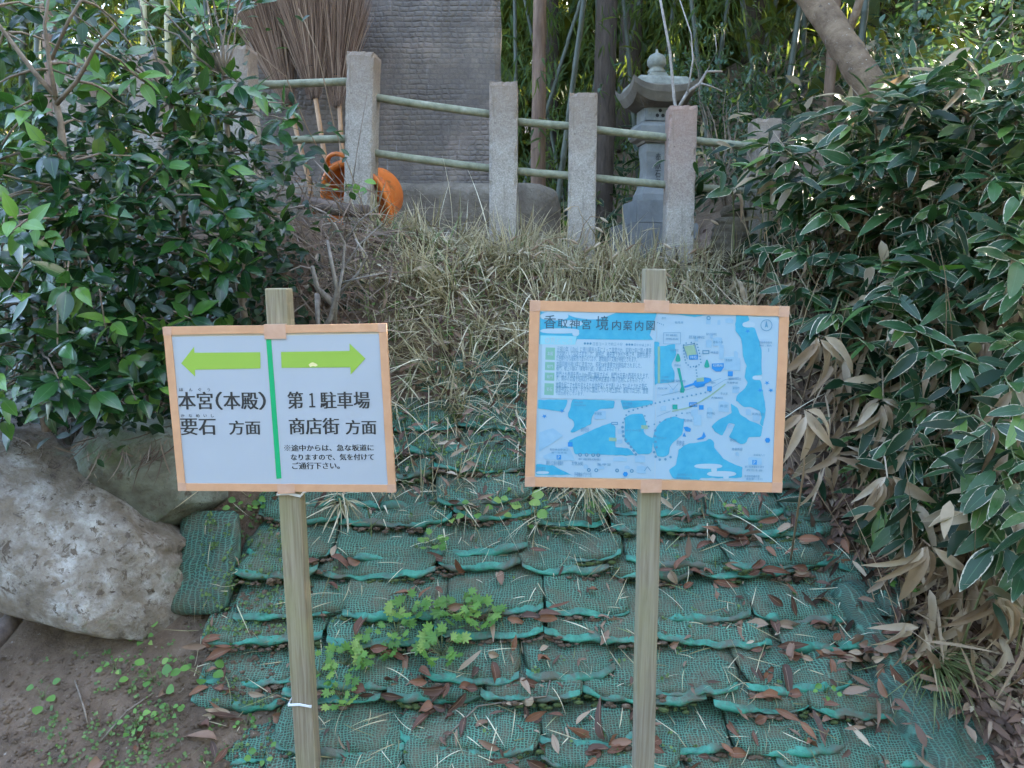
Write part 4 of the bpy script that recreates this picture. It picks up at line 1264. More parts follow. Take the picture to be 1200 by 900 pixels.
def line2(f, pts, w):
    for a, b in zip(pts, pts[1:]):
        a, b = Vector(a), Vector(b); t = (b - a).normalized(); nn = Vector((-t.y, t.x)) * w / 2
        ngon(mb, [f(*(a + nn)), f(*(b + nn)), f(*(b - nn)), f(*(a - nn))], 0, -0.0012)
line2(zTR, [(395, 895), (470, 850), (600, 750)], 12); line2(zBR, [(130, 165), (280, 130), (400, 70)], 10); line2(zTL, [(1140, 420), (1140, 740)], 20)
mb.build('map_marks', M['map_gold'], B_root)['kind'] = 'stuff'
cap = []
for f, body, x0, y0, x1, y1 in (
    (zTR, '鹿苑', 40, 160, 80, 180), (zTR, '桜馬場', 155, 198, 230, 220), (zTR, '匝瑳神社', 280, 325, 420, 350), (zTR, '桜大刀自神社', 430, 300, 525, 322), (zTR, '香取の森', 490, 370, 580, 392),
    (zTR, '祈祷殿', 75, 312, 180, 330), (zTR, '拝殿本殿', 75, 345, 188, 362), (zTR, '神楽殿', 470, 462, 540, 484), (zTR, '六所神社', 110, 440, 190, 462), (zTR, '御神木', 150, 575, 210, 597), (zTR, '社務所', 490, 578, 575, 600), (zTR, '香雲閣', 600, 530, 660, 550),
    (zTR, '至佐原市街地', 895, 375, 1010, 393), (zTR, '神宮ご案内', 895, 405, 1005, 420), (zTR, '護国神社', 620, 695, 740, 715), (zTR, '奥宮参道', 610, 728, 710, 746), (zTR, '三本杉', 40, 680, 100, 697), (zTR, '愛染堂跡地', 30, 712, 250, 732), (zTR, '雨乞塚', 5, 780, 90, 797), (zTR, '楼門', 470, 730, 510, 748), (zTR, '勅使門', 665, 775, 722, 797), (zTR, '手水舎', 555, 822, 620, 845), (zTR, '火鎮神社', 475, 862, 580, 880),
    (zBR, '総門', 255, 170, 295, 190), (zBR, '旧参道', 235, 232, 310, 255), (zBR, '天真正伝', 830, 178, 945, 198), (zBR, '押手神社', 435, 170, 510, 195), (zBR, '奥宮', 550, 105, 620, 130), (zBR, '表参道', 168, 420, 240, 468), (zBR, '要石道', 640, 405, 700, 430), (zBR, '鹿島新田', 655, 485, 750, 508), (zBR, '駐車場入口', 848, 540, 945, 557), (zBR, '第二駐車場あります', 770, 645, 940, 662), (zBR, '約三十台', 785, 672, 925, 690), (zBR, '至成田空港方面', 765, 725, 900, 744), (zBR, '香取駅一キロ', 780, 750, 925, 768),
    (zBR, '商店街入口', 175, 712, 305, 730), (zBR, '食事処休憩', 165, 742, 290, 758), (zBL, '参道商店街', 430, 578, 630, 594), (zBL, '香取神宮参道口', 180, 492, 340, 510), (zBL, '第一駐車場', 195, 520, 330, 536), (zBL, '観光バス乗り場案内', 150, 600, 300, 640), (zBL, 'お休み処', 375, 605, 475, 640), (zBL, '亀甲堂', 600, 622, 720, 642), (zBL, '旧大宮司', 65, 650, 145, 690), (zBL, '手荷物あずかり処', 395, 700, 550, 738),
    (zBL, '御手洗池', 455, 305, 525, 345), (zBL, '祈祷殿', 575, 172, 640, 198), (zBL, '鳥居', 390, 78, 475, 92), (zBL, '旧拝殿跡', 395, 105, 500, 118), (zBL, '桜の馬場', 825, 85, 905, 105), (zBL, '護摩堂あり', 825, 115, 920, 132), (zBL, 'あさめの道', 850, 322, 985, 340), (zBL, '石だたみ', 1120, 390, 1210, 405)):
    a = f(x0, y1); b = f(x1, y0)
    cap.append((body, a, b))
mb = MB()
for body, a, b in cap:
    for V, F in text_arrays(body, a[0], a[1], b[0], b[1], -0.0013, 0, res=1): mb.add(V, F)
mb.build('map_captions', M['map_ink2'], B_root)['kind'] = 'stuff'
mb = MB()
for f, body, x0, y0, x1, y1 in ((zBR, 'P', 846, 598, 866, 628), (zBL, 'P', 252, 553, 272, 583), (zBR, '総門', 287, 93, 345, 117), (zTR, '拝殿', 288, 500, 350, 527), (zTR, '社務所', 490, 575, 578, 598)):
    a = f(x0, y1); b = f(x1, y0)
    for V, F in text_arrays(body, a[0], a[1], b[0], b[1], -0.0015, 0, res=1): mb.add(V, F)
mb.build('icon_lettering', M['map_white'], B_root)['kind'] = 'stuff'
mb = MB(); strip(mb, Bm.xz(770, 352), Bm.xz(769, 366), .064, -0.0034, .018, seed=5); mb.build('tape_patch', M['tape_patch'], B_root)
mb = MB(); strip(mb, Bm.xz(763, 562), Bm.xz(763, 577), .056, -0.0034, .018, seed=6); mb.build('tape_patch', M['tape_patch'], B_root)

# ------------------------------------------------------------------ concrete fence along the top of the bank
fence = thing('fence', 'concrete post fence with two mossy pipe rails along the bank top', 'fence', (0, 4.15, 1.8))
FY = 4.15
def chipped_post(sd):
    V, F = [], []
    n, m = 9, 44
    ringp = []
    for e in range(4):
        for q in range(n):
            t = -1 + 2 * q / n
            ringp.append([(t, -1), (1, t), (-t, 1), (-1, -t)][e])
    for j in range(m + 1):
        z = j / m
        for (a, b) in ringp:
            x, y = a * .074, b * .074
            edge = max(0, min(abs(a), abs(b)) - .75) / .25
            if j == m: edge = max(edge, max(0, max(abs(a), abs(b)) - .9) / .1)
            k = max(0, noise.fractal(Vector((a * 2 + sd, b * 2, z * 14)), .9, 2.1, 4) + .12) * edge * .16 + edge * .035
            nz_ = noise.fractal(Vector((x * 30 + sd, y * 30, z * 25)), .9, 2.1, 3) * .0012
            V.append((x * (1 - k) + nz_, y * (1 - k) + nz_, z - (k * .05 if j == m else 0)))
    r = len(ringp)
    for j in range(m):
        for q in range(r):
            F.append((j * r + q, j * r + (q + 1) % r, (j + 1) * r + (q + 1) % r, (j + 1) * r + q))
    c = len(V); V.append((0, 0, 1.002))
    for q in range(r): F.append((m * r + q, m * r + (q + 1) % r, c))
    F.append([q for q in range(r)][::-1])
    mb = MB(); mb.add(V, F); return mb
posts = []
for (px, ptop, pbot, Y, lean, wpx) in [(75, 68, 300, 3.95, 0, 36), (165, 62, 300, 4.0, 0, 36), (274, 52, 290, 4.08, 0.5, 36), (424, 60, 290, FY, 3.0, 34), (590.5, 95, 310, FY, 0.3, 34), (685, 108, 320, FY, 0.2, 33), (802, 123, 330, FY - .02, 0, 34), (901, 138, 330, FY + .05, 0, 34)]:
    top = P(px, ptop, Y)
    bot = P(px, pbot, Y)
    h = top.z - bot.z
    Mx = Matrix.Translation((top.x, Y + .07, top.z)) @ Matrix.Rotation(R(lean), 4, 'Y') @ Matrix.Rotation(R(-4), 4, 'Z')
    po = chipped_post(px).build('post', M['concrete_red' if px == 802 else 'concrete'])
    if px == 802: po['label'] = 'reddish brown stained post'
    po.parent = fence
    po.location = (Mx @ Vector((0, 0, -1.0))) - fence.location
    po.rotation_euler = (0, R(lean), R(random.uniform(-6, -2)))
    posts.append((px, top, Y + .07))
def rail(px0, py0, px1, py1, Y):
    a, b = P(px0, py0, Y), P(px1, py1, Y)
    mb = MB()
    mb.tube([p - fence.location for p in curve_pts(a, b, 0.004, 0.0015, 6)], .0205, 12)
    mb.build('rail', M['pipe'], fence, smooth=True)
for (x0, y0, x1, y1) in [(72, 104, 165, 103), (165, 103, 274, 100), (274, 100, 420, 95), (432, 113, 590, 136), (600, 142, 685, 149), (690, 151, 800, 163), (808, 164, 901, 173),
                         (165, 168, 274, 166), (274, 165, 420, 162), (430, 178, 590, 199), (600, 200, 685, 207), (690, 208, 800, 218), (808, 219, 901, 226)]:
    rail(x0, y0, x1, y1, FY + .07)

# ------------------------------------------------------------------ stone slab monument on its plinth
ST_Y = 5.25
c0, c1 = P(298, 215, ST_Y), P(587, 215, ST_Y)
zt = 4.35
stele = thing('stone_monument', 'tall slate monument slab with rough tooled face behind the fence', 'monument', ((c0.x + c1.x) / 2, ST_Y, c0.z))
w = c1.x - c0.x; h = zt - c0.z
nxs, nzs = 40, 60
def slab_arrays():
    V, F = [], []
    for side, yy in ((0, 0.0), (1, 0.28)):
        for j in range(nzs + 1):
            for i in range(nxs + 1):
                s = i / nxs - .5; t = j / nzs
                wx = w * (1 + 0.012 * noise.noise(Vector((t * 8, 1 if s > 0 else 5, 0)))) * (1.0 if t < .9 else 1 - (t - .9) * .9)
                x = s * wx + 0.004 * math.sin(t * 31) * (1 if abs(s) > .48 else 0)
                e = max(0, (abs(s) - .488) / .012)
                y = yy + (0.022 * e * (1 if side == 0 else -1)) + noise.fractal(Vector((x * 4, t * 8, side * 5)), .9, 2, 5) * 0.006
                V.append((x, y, -0.02 + (h + .02) * t + (0 if t < 1 else -0.1 * (2 * s) ** 2)))
    n = (nxs + 1) * (nzs + 1)
    for j in range(nzs):
        for i in range(nxs):
            k = j * (nxs + 1) + i
            F.append((k, k + 1, k + nxs + 2, k + nxs + 1))
            F.append((n + k, n + k + nxs + 1, n + k + nxs + 2, n + k + 1))
    for j in range(nzs):
        for i in (0, nxs):
            k = j * (nxs + 1) + i; k2 = k + nxs + 1
            F.append((k, k2, n + k2, n + k) if i == 0 else (k, n + k, n + k2, k2))
    for i in range(nxs):
        for j in (0, nzs):
            k = j * (nxs + 1) + i
            F.append((k, n + k, n + k + 1, k + 1) if j == 0 else (k, k + 1, n + k + 1, n + k))
    return V, F
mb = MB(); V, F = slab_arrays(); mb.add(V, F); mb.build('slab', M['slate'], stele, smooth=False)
bm = bmesh.new()
bmesh.ops.create_cube(bm, size=1)
bmesh.ops.subdivide_edges(bm, edges=bm.edges[:], cuts=22, use_grid_fill=True)
pw = P(657, 240, 5.0).x - P(270, 240, 5.0).x
pz1 = P(500, 212, 5.0).z; pz0 = 1.5
for v in bm.verts:
    q = v.co * 2
    r = Vector([spow(c, 1) for c in q])
    m_ = max(abs(q.x), abs(q.y), abs(q.z)); L8 = (abs(q.x) ** 9 + abs(q.y) ** 9 + abs(q.z) ** 9) ** (1 / 9)
    q = q * (m_ / L8) if L8 > 0 else q
    q = Vector((q.x * pw / 2, q.y * .38, q.z * (pz1 - pz0) / 2))
    q += q.normalized() * (noise.fractal(q * 3, .9, 2, 5) * .03)
    v.co = q
me = bpy.data.meshes.new('plinth'); bm.to_mesh(me); bm.free()
me.polygons.foreach_set('use_smooth', [True] * len(me.polygons))
pl = link('plinth', me, stele, M['stone_plinth'])
pl.location = Vector(((P(657, 240, 5.0).x + P(270, 240, 5.0).x) / 2, 5.36, (pz0 + pz1) / 2)) - stele.location

# ------------------------------------------------------------------ stone lantern
LY = 5.35
k_ = LY / 900 * 1.0
def lz(py): return P(764, py, LY).z
lan = thing('stone_lantern', 'grey stone lantern with curved roof and ball finial behind the fence', 'lantern', (P(764, 290, LY).x, LY, lz(305)), (0, 0, R(8)))
z0 = lan.location.z
wp_ = lambda px: px * LY / 900
def lpart(name, mat, mb, smooth=False): return mb.build(name, M[mat], lan, smooth)
lpart('lower_base', 'lantern', MB().box((0, 0, (lz(264) - z0) / 2), (wp_(80), wp_(80), lz(264) - z0), bev=.008))
lpart('upper_base', 'lantern', MB().box((0, 0, (lz(237) + lz(264)) / 2 - z0 + .001), (wp_(56), wp_(56), lz(237) - lz(264)), bev=.008))
def square_lathe(prof, mb):
    V, F = [], []
    n = 4
    for r, z in prof:
        r *= wp_(1) / 2
        V += [(-r, -r, z - z0), (r, -r, z - z0), (r, r, z - z0), (-r, r, z - z0)]
    for i in range(len(prof) - 1):
        for e in range(4):
            f = (e + 1) % 4
            F.append((i * 4 + e, i * 4 + f, i * 4 + 4 + f, i * 4 + 4 + e))
    F += [(3, 2, 1, 0), tuple(len(V) - 4 + q for q in range(4))]
    mb.add(V, F)
    return mb
lpart('shaft', 'lantern', square_lathe([(38, lz(237) + .001), (37, lz(229)), (30, lz(220)), (26, lz(208)), (25, lz(198)), (26, lz(186)), (28, lz(180)), (28, lz(170))], MB()))
lpart('shaft_cap', 'lantern_shaded', square_lathe([(32, lz(170) + .001), (34, lz(167)), (44, lz(164)), (46, lz(161))], MB()))
lpart('platform', 'lantern', square_lathe([(48, lz(161) + .001), (48, lz(152)), (44, lz(149)), (44, lz(147))], MB()))
lpart('fire_box', 'lantern', MB().box((0, 0, (lz(127) + lz(147)) / 2 - z0 + .001), (wp_(34), wp_(34), lz(127) - lz(147)), bev=.012))
# three-dot crest on the fire box: flat discs, hole shade in their colour
mb = MB()
for dx, dz in ((0, 3.0), (-3.2, -2.2), (3.2, -2.2)):
    c = Vector((wp_(dx), -wp_(17) - .001, (lz(136.5) - z0) + wp_(dz)))
    pts = [(c.x + wp_(2) * math.cos(a), c.y, c.z + wp_(2) * math.sin(a)) for a in [q * PI / 6 for q in range(12)]]
    mb.add(pts, [list(range(12))])
lpart('crest', 'hole_shade_wire', mb)
# roof with upturned corners
n = 16
V, F = [], []
zr0, zr1 = lz(131) - z0, lz(97) - z0
def roofpt(s, t, inner, ztop):
    return None
rings = [(14, 130), (19, 129.5), (31, 126), (36, 116), (37, 109), (36, 107.5), (33, 107)]
for ri, (hw, pz) in enumerate(rings):
    for e in range(4):
        for q in range(n):
            s = -1 + 2 * q / n
            cx, cy = [(s, -1), (1, s), (-s, 1), (-1, -s)][e]
            lift = (abs(s) ** 3) * (wp_(10) if 2 <= ri <= 4 else (wp_(5) if ri == 5 else 0))
            V.append((cx * wp_(hw), cy * wp_(hw), lz(pz) - z0 + lift))
m4 = 4 * n
for i in range(len(rings) - 1):
    for q in range(m4):
        r_ = (q + 1) % m4
        F.append((i * m4 + q, i * m4 + r_, (i + 1) * m4 + r_, (i + 1) * m4 + q))
F += [list(range(m4))[::-1], [(len(rings) - 1) * m4 + q for q in range(m4)]]
mb = MB(); mb.add(V, F); ro = mb.build('roof', M['lantern_shaded'], lan)
mb = square_lathe([(64, lz(108.5)), (64, lz(105)), (59, lz(99)), (52, lz(95.5))], MB()); mb.build('roof_top', M['lantern_lit'], lan)
mb = MB(); mb.box((0, 0, lz(92) - z0), (wp_(22), wp_(22), wp_(9)), bev=.01)
mb.build('finial_base', M['lantern_lit'], lan)
mb = MB()
prof = [(.3, 88), (9, 87), (10, 84), (7, 80), (8.5, 79), (10.5, 76), (10.5, 70), (8, 65.5), (4, 63), (1.6, 62), (1.2, 58), (.3, 57.5)]
mb.lathe([(wp_(a), lz(b) - z0) for a, b in prof], 20)
mb.build('finial', M['lantern_lit'], lan, True)
# column of carved characters down the shaft, flat, stroke shade in the colour
mb = MB()
zc = lz(182) - z0
for ch in '奉献石燈籠':
    hh = wp_(8.2)
    for V, F in text_arrays(ch, -wp_(3.2), zc - hh, wp_(3.2), zc, -wp_(14) - .004, 0, res=1): mb.add(V, F)
    zc -= hh * 1.12
lpart('carved_characters', 'carving_shade', mb)

# weathered carved stone half hidden by the bamboo grass
cs = thing('carved_stone', 'weathered ridged stone stump beside the bamboo grass behind the fence', 'stone', (P(857, 300, 4.3).x, 4.3, H(P(857, 300, 4.3).x, 4.3) - .02))
mb = MB()
pr = []
for i in range(26):
    t = i / 25
    pr.append((.085 + .02 * math.sin(t * 3) + .010 * abs(math.sin(t * 19)), t * .24))
mb.lathe(pr, 22); mb.build('ridged_body', M['stone_plinth'], cs, True)
mb = MB(); mb.lathe([(.03, .235), (.062, .245), (.07, .27), (.055, .30), (.02, .31)], 16); mb.build('cap_stone', M['stone_plinth'], cs, True)

# ------------------------------------------------------------------ besom brooms leaning upside down against the slab
br_t = leaf_template(1.0, 0.0045, 3, 0.2, 0.0, 0.3, 0.8, 0.0)
br_t2 = leaf_template(1.0, 0.004, 5, 0.2, 0.10, 0.3, 0.8, 0.0)
br_t3 = leaf_template(1.0, 0.004, 5, 0.2, -0.10, 0.3, 0.8, 0.0)
for (label, hx0, hy0, hx1, hy1, bx, by, sp, Yb) in [
    ('bamboo besom broom leaning upside down, leftmost of three at the slab', 362, 210, 332, 95, 292, -70, .20, 4.78),
    ('bamboo besom broom leaning upside down, middle of three at the slab', 384, 205, 365, 85, 345, -75, .20, 4.70),
    ('bamboo besom broom leaning upside down, next to the leaning post', 402, 200, 396, 95, 402, -40, .15, 4.74)]:
    a, b, c = P(hx0, hy0, Yb), P(hx1, hy1, Yb + .1), P(bx, by, Yb + .25)
    bt = thing('besom_broom', label, 'broom', a, group='besom brooms leaning on the slab')
    mb = MB(); mb.tube([Vector((0, 0, -.12)) - (b - a) * .15, Vector((0, 0, 0)), (b - a) * .5, b - a, (c - a) * .55 + (b - a) * .45], [.015, .015, .014, .014, .012], 9)
    mb.build('handle', M['handle'], bt, True)
    ax = (c - b)
    Lb = ax.length
    axn = ax.normalized()
    mb = MB(); mb.tube([b - a + axn * (-.16), b - a, b - a + axn * .22, b - a + axn * .5], [.022, .038, .055, .075], 10); mb.build('twig_core', M['broom_core'], bt, True)
    ms = []
    for _ in range(1800):
        th = random.uniform(0, 2 * PI); rr = math.sqrt(random.random())
        e1 = axn.cross(Vector((0, 1, 0))).normalized(); e2 = axn.cross(e1)
        s0 = random.uniform(-.18, .1)
        p0 = b - a + axn * s0 + (e1 * math.cos(th) + e2 * math.sin(th)) * (.042 * rr)
        p1 = b - a + axn * (Lb * random.uniform(.55, 1.05)) + (e1 * math.cos(th) * sp + e2 * math.sin(th) * sp * .7) * rr + rv(.085)
        d = p1 - p0
        m4_ = frame(p0, d, (0, -1, .1), 1.0) @ Matrix.Diagonal((random.uniform(.6, 1.4), d.length, d.length * random.uniform(.3, 1.6), 1))
        ms.append(m4_)
    o = scatter('bristles', [br_t, br_t2, br_t3], ms, M['broom'], bt); o['kind'] = 'stuff'
    for s_ in (.02, .16):
        mb = MB()
        cc = b - a + axn * s_
        e1 = axn.cross(Vector((0, 1, 0))).normalized(); e2 = axn.cross(e1)
        r0 = .045 + s_ * .10
        mb.tube([cc + (e1 * math.cos(q) + e2 * math.sin(q)) * r0 for q in [2 * PI * z / 16 for z in range(17)]], .004, 5)
        mb.build('binding', M['hole_shade_wire'], bt, True)

# ------------------------------------------------------------------ orange tub lying on its side at the foot of the leaning post
tc = P(418, 240, 4.34)
ax = Vector((-.48, -.76, -.36)).normalized()
tub = thing('tub', 'orange plastic tub tipped on its side beside the leaning fence post', 'tub', tc, ax.to_track_quat('Z', 'Y').to_euler())
mb = MB()
so, si = [], []
prof_o = [(.125, -.26), (.14, -.24), (.19, -.085), (.205, -.08), (.207, -.065), (.197, -.06), (.202, -.045), (.217, -.04), (.219, -.025), (.209, -.02), (.224, 0), (.246, .0), (.250, .012), (.236, .018), (.214, .014), (.207, -.03), (.195, -.06), (.135, -.225), (.02, -.23)]
mb.lathe(prof_o, 40)
mb.build('shell', M['orange'], tub, True)
for ang in (R(100), R(-80)):
    mb = MB()
    e1 = Vector((math.cos(ang), math.sin(ang), 0)); e2 = Vector((-math.sin(ang), math.cos(ang), 0))
    pts = [e1 * .235 + e2 * (.075 * math.cos(q)) + (e1 * .055 + Vector((0, 0, .02))) * math.sin(q) for q in [PI * z / 8 for z in range(9)]]
    mb.tube(pts, .012, 8); mb.build('handle', M['orange'], tub, True)
lgo = MB()
lgo.tube(curve_pts(P(345, 236, 4.0), P(432, 248, 3.98), 0.01, 0.01, 6), [.035, .037, .036, .036, .034, .034, .032], 10)
tag(lgo.build('log', M['log'], smooth=True), 'grey brown log lying in front of the orange tub', 'log')

# ------------------------------------------------------------------ ray-cast surface
BVH = BVHTree.FromPolygons(BV, BF)


def hit(px, py):
    d = ray(px, py).normalized()
    p, n, i, dist = BVH.ray_cast(CAM, d)
    return (p, n) if p is not None else (None, None)


def drop(x, y):
    p, n, i, dist = BVH.ray_cast(Vector((x, y, 6)), Vector((0, 0, -1)))
    return (p, n) if p is not None else (Vector((x, y, H(x, y))), Vector((0, 0, 1)))

# ------------------------------------------------------------------ camellia saplings on the left bank
CL = [leaf_mesh('leaf', leaf_template(.096, .038, 7, .22, .16, .42, 1.15, .1), M['camellia']),
      leaf_mesh('leaf', leaf_template(.080, .036, 7, .32, .30, .42, 1.1, .1), M['camellia']),
      leaf_mesh('leaf', leaf_template(.104, .040, 7, .14, .05, .42, 1.2, .1), M['camellia'])]
CLY = [leaf_mesh('leaf', leaf_template(.085, .036, 6, .25, .2, .42, .85, .1), M['camellia_young'])]
ctpl = [leaf_template(.085, .038, 4, .22, .18, .45, .85, .1), leaf_template(.070, .034, 4, .3, .1, .45, .85, .1)]


def put_leaf(mesh, parent, pos, d, up, s, inv, name='leaf', roll=0.0):
    o = bpy.data.objects.new(name, mesh)
    COL.objects.link(o)
    o.parent = parent
    o.matrix_local = inv @ frame(pos, d, up, s, roll)
    return o

cam_plants = []
for (label, px, py, Y, tops) in [
    ('camellia sapling with pale forked trunk at the left edge', 92, 360, 2.62, [(64, 112)]),
    ('camellia sapling with thin leaning stems in the lower left corner', 55, 505, 2.75, [(-10, 190), (30, 330)]),
    ('camellia bush of dark leaves between the pale trunk and the brooms', 205, 410, 3.15, [(215, 250), (200, 120)]),
    ('camellia bush arching out beside the slab at its right end', 290, 400, 3.3, [(270, 250), (262, 90)]),
    ('camellia bush hanging over the grey green boulder', 140, 470, 2.95, [(120, 330), (150, 260)]),
]:
    b = P(px, py, Y)
    root = thing('camellia', label, 'shrub', b, group='camellias on the left bank')
    cam_plants.append([root, b, tops, Y, [], []])

def forks(root, b, tops, Y, dz=0.0):
    mb = MB()
    last = []
    for (tx, ty) in tops:
        e = P(tx, ty, Y - .05)
        pts = curve_pts(b, e, 0, 0.018, 7)
        mb.tube([p - b for p in pts], list(np.linspace(.017, .010, 8)), 8)
        last.append(e)
        for p in pts[3:]: last.append(p)
    return mb, last

# trunk forks of the pale sapling, following the photo
for k, pl_ in enumerate(cam_plants):
    root, b, tops, Y, _, _ = pl_
    mb, anchors = forks(root, b, tops, Y)
    if k == 0:
        f0 = P(64, 112, Y - .05)
        for pts, r0 in (([(64, 112), (38, 82), (5, 38), (-15, 10)], .009), ([(66, 118), (58, 75), (52, 30), (58, -10)], .008), ([(66, 122), (90, 95), (112, 55), (135, 30)], .008), ([(60, 70), (80, 25), (95, 0)], .006)):
            mb.tube([P(x, y, Y - .05 - .02 * i) - b for i, (x, y) in enumerate(pts)], [r0, r0 * .85, r0 * .7, r0 * .5][:len(pts)], 7)
            anchors += [P(x, y, Y - .05) for x, y in pts[1:]]
    pl_[4] = anchors
    pl_.append(mb)

# cluster centres: where the photo shows the foliage
def in_poly(x, y, poly):
    c = False
    n = len(poly)
    for i in range(n):
        x0, y0 = poly[i]; x1, y1 = poly[(i + 1) % n]
        if (y0 > y) != (y1 > y) and x < (x1 - x0) * (y - y0) / (y1 - y0) + x0: c = not c
    return c
POLY_C = [(-40, -40), (330, -30), (300, 60), (330, 100), (345, 170), (322, 215), (335, 260), (300, 320), (285, 370), (210, 400), (195, 440), (185, 480), (60, 500), (-40, 495)]
GAPS = [((58, 95), 42), ((125, 105), 22), ((20, 95), 30), ((285, 45), 40), ((250, 30), 30), ((190, 10), 25), ((30, 430), 0)]
clusters = []
tries = 0
while len(clusters) < 195 and tries < 9000:
    tries += 1
    x, y = random.uniform(-40, 345), random.uniform(-40, 500)
    if not in_poly(x, y, POLY_C): continue
    if any(math.hypot(x - gx_, y - gy_) < r_ for (gx_, gy_), r_ in GAPS) and random.random() < .8: continue
    if y < 130 and random.random() < .22: continue
    if any(math.hypot(x - q[0], y - q[1]) < 17 for q in clusters): continue
    # depth: hugging the bank, nearer low down on the left
    Yb = 2.35 + max(0, (x - 60)) / 330 * .75 + max(0, 260 - y) / 260 * .45 + random.uniform(-.12, .35)
    clusters.append((x, y, Yb))
for (x, y, Yb) in clusters:
    c = P(x, y, Yb)
    best = min(cam_plants, key=lambda q: min((a - c).length for a in q[4]) + .15 * len(q[5]) / 40)
    a = min(best[4], key=lambda q: (q - c).length + (0.3 if q.z > c.z + .1 else 0))
    best[5].append((c, a))
for root, b, tops, Y, anchors, cl_, mb in cam_plants:
    inv = Matrix.Translation(-b)
    nleaf = 0
    inner = []
    for c, a in cl_:
        pts = curve_pts(a, c, -.06, 0.03, 4)
        mb.tube([p - b for p in pts], [.0055, .0045, .0038, .003, .0022], 5)
        d0 = (c - a)
        d0 = (d0.normalized() * .6 + Vector((random.uniform(-.4, .4), -.75, .25 + random.uniform(-.3, .4)))).normalized()
        young = random.random() < (.16 if c.z < 1.6 or c.x < -1.3 else .07)
        n = random.randint(5, 8)
        for q in range(n):
            t = q / n
            pos = c - d0 * (.10 * (1 - t)) + rv(.006)
            ang = q * 2.4 + random.uniform(-.3, .3)
            e1 = d0.cross(Vector((0, 0, 1))).normalized(); e2 = e1.cross(d0)
            side = e1 * math.cos(ang) + e2 * math.sin(ang)
            d = (side * (1.0 - .35 * t) + d0 * (.25 + .5 * t) + Vector((0, -.12, -.18))).normalized()
            up = (Vector((0, -.55, .85)) + rv(.45))
            if nleaf < 292:
                put_leaf(random.choice(CLY if young else CL), root, pos, d, up, random.uniform(.85, 1.4), inv)
                nleaf += 1
            else:
                inner.append(inv @ frame(pos, d, up, random.uniform(.75, 1.1)))
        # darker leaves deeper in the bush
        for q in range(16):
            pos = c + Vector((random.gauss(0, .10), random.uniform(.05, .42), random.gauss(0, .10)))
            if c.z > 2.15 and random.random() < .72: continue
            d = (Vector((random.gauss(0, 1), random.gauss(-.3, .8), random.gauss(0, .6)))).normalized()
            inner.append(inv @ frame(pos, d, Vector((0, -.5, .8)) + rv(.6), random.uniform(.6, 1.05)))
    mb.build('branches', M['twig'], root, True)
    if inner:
        o = scatter('inner_foliage', ctpl, [np.array(m_) for m_ in inner], M['camellia_shaded'], root); o['kind'] = 'stuff'

# ivy and small leaves over the steep earth of the left bank
itpl = [leaf_template(.045, .042, 3, .12, .1, .35, .8, .05), leaf_template(.034, .030, 3, .2, .2, .4, .9, .1)]
ms = []
for _ in range(5200):
    x, y = random.uniform(-20, 430), random.uniform(130, 505)
    if x > 330 and (y < 285 or random.random() < .45): continue
    if y > 455 and random.random() < .6: continue
    p, n = hit(x, y)
    if p is None or p.y > 4.3: continue
    nn = (n + Vector((0, -.6, .2)) + rv(.6)).normalized()
    t = rv(); t = (t - nn * t.dot(nn)); t.z -= .6; t.normalize()
    ms.append(frame(p + nn * random.uniform(.005, .06), t, nn, random.uniform(.55, 1.15)))
ivy = scatter('ivy', itpl, [np.array(m_) for m_ in ms], M['ivy'])
tag(ivy, 'dark ivy and small leaves covering the steep earth at left', 'ivy', kind='stuff')

# hanging roots and dead stalks along the earth lip
stp = [leaf_template(1.0, .006, 5, .2, .55, .3, .8, 0.0), leaf_template(1.0, .0045, 5, .2, -.6, .3, .8, 0.0)]
ms = []
for _ in range(900):
    x = random.uniform(-10, 330); y = random.uniform(430, 530)
    p, n = hit(x, y)
    if p is None: continue
    ms.append(frame(p + Vector((0, -.01, 0)), Vector((random.gauss(0, .35), random.uniform(-.5, -.1), random.uniform(-1, -.2))), (0, -1, .2) , 1) @ Matrix.Diagonal((1, random.uniform(.06, .2), .15, 1)))
ro = scatter('roots', stp, [np.array(m_) for m_ in ms], M['bristle'])
tag(ro, 'fine brown roots hanging over the boulders at left', 'roots', kind='stuff')

# ------------------------------------------------------------------ dead shrub with grey branches by the leaning post
ds_b = P(390, 385, 3.42)
ds = thing('dead_shrub', 'leafless grey dead shrub tangled in front of the orange tub', 'shrub', ds_b)
for pts, r0 in (([(372, 395), (388, 372), (395, 340), (388, 305), (384, 282)], .013), ([(392, 390), (394, 355), (402, 315), (404, 285), (392, 262)], .009), ([(396, 345), (420, 320), (430, 300), (416, 280)], .007),
                ([(393, 358), (372, 338), (366, 312)], .016), ([(366, 315), (352, 312), (338, 318), (322, 312)], .005), ([(397, 332), (425, 325), (450, 320)], .005), ([(400, 318), (420, 288), (448, 262)], .005), ([(384, 285), (395, 268), (382, 250), (360, 240), (335, 245), (310, 252)], .006),
                ([(310, 252), (330, 220), (338, 200), (335, 185)], .004), ([(372, 345), (372, 372), (375, 400)], .014), ([(404, 285), (420, 260), (445, 240)], .004)):
    mb = MB()
    mb.tube([P(x, y, 3.38 - .02 * i + .04 * math.sin(i * 2 + x)) - ds_b for i, (x, y) in enumerate(pts)], list(np.linspace(r0, r0 * .5, len(pts))), 7)
    mb.build('branch', M['twig_grey'], ds, True)
ms = []
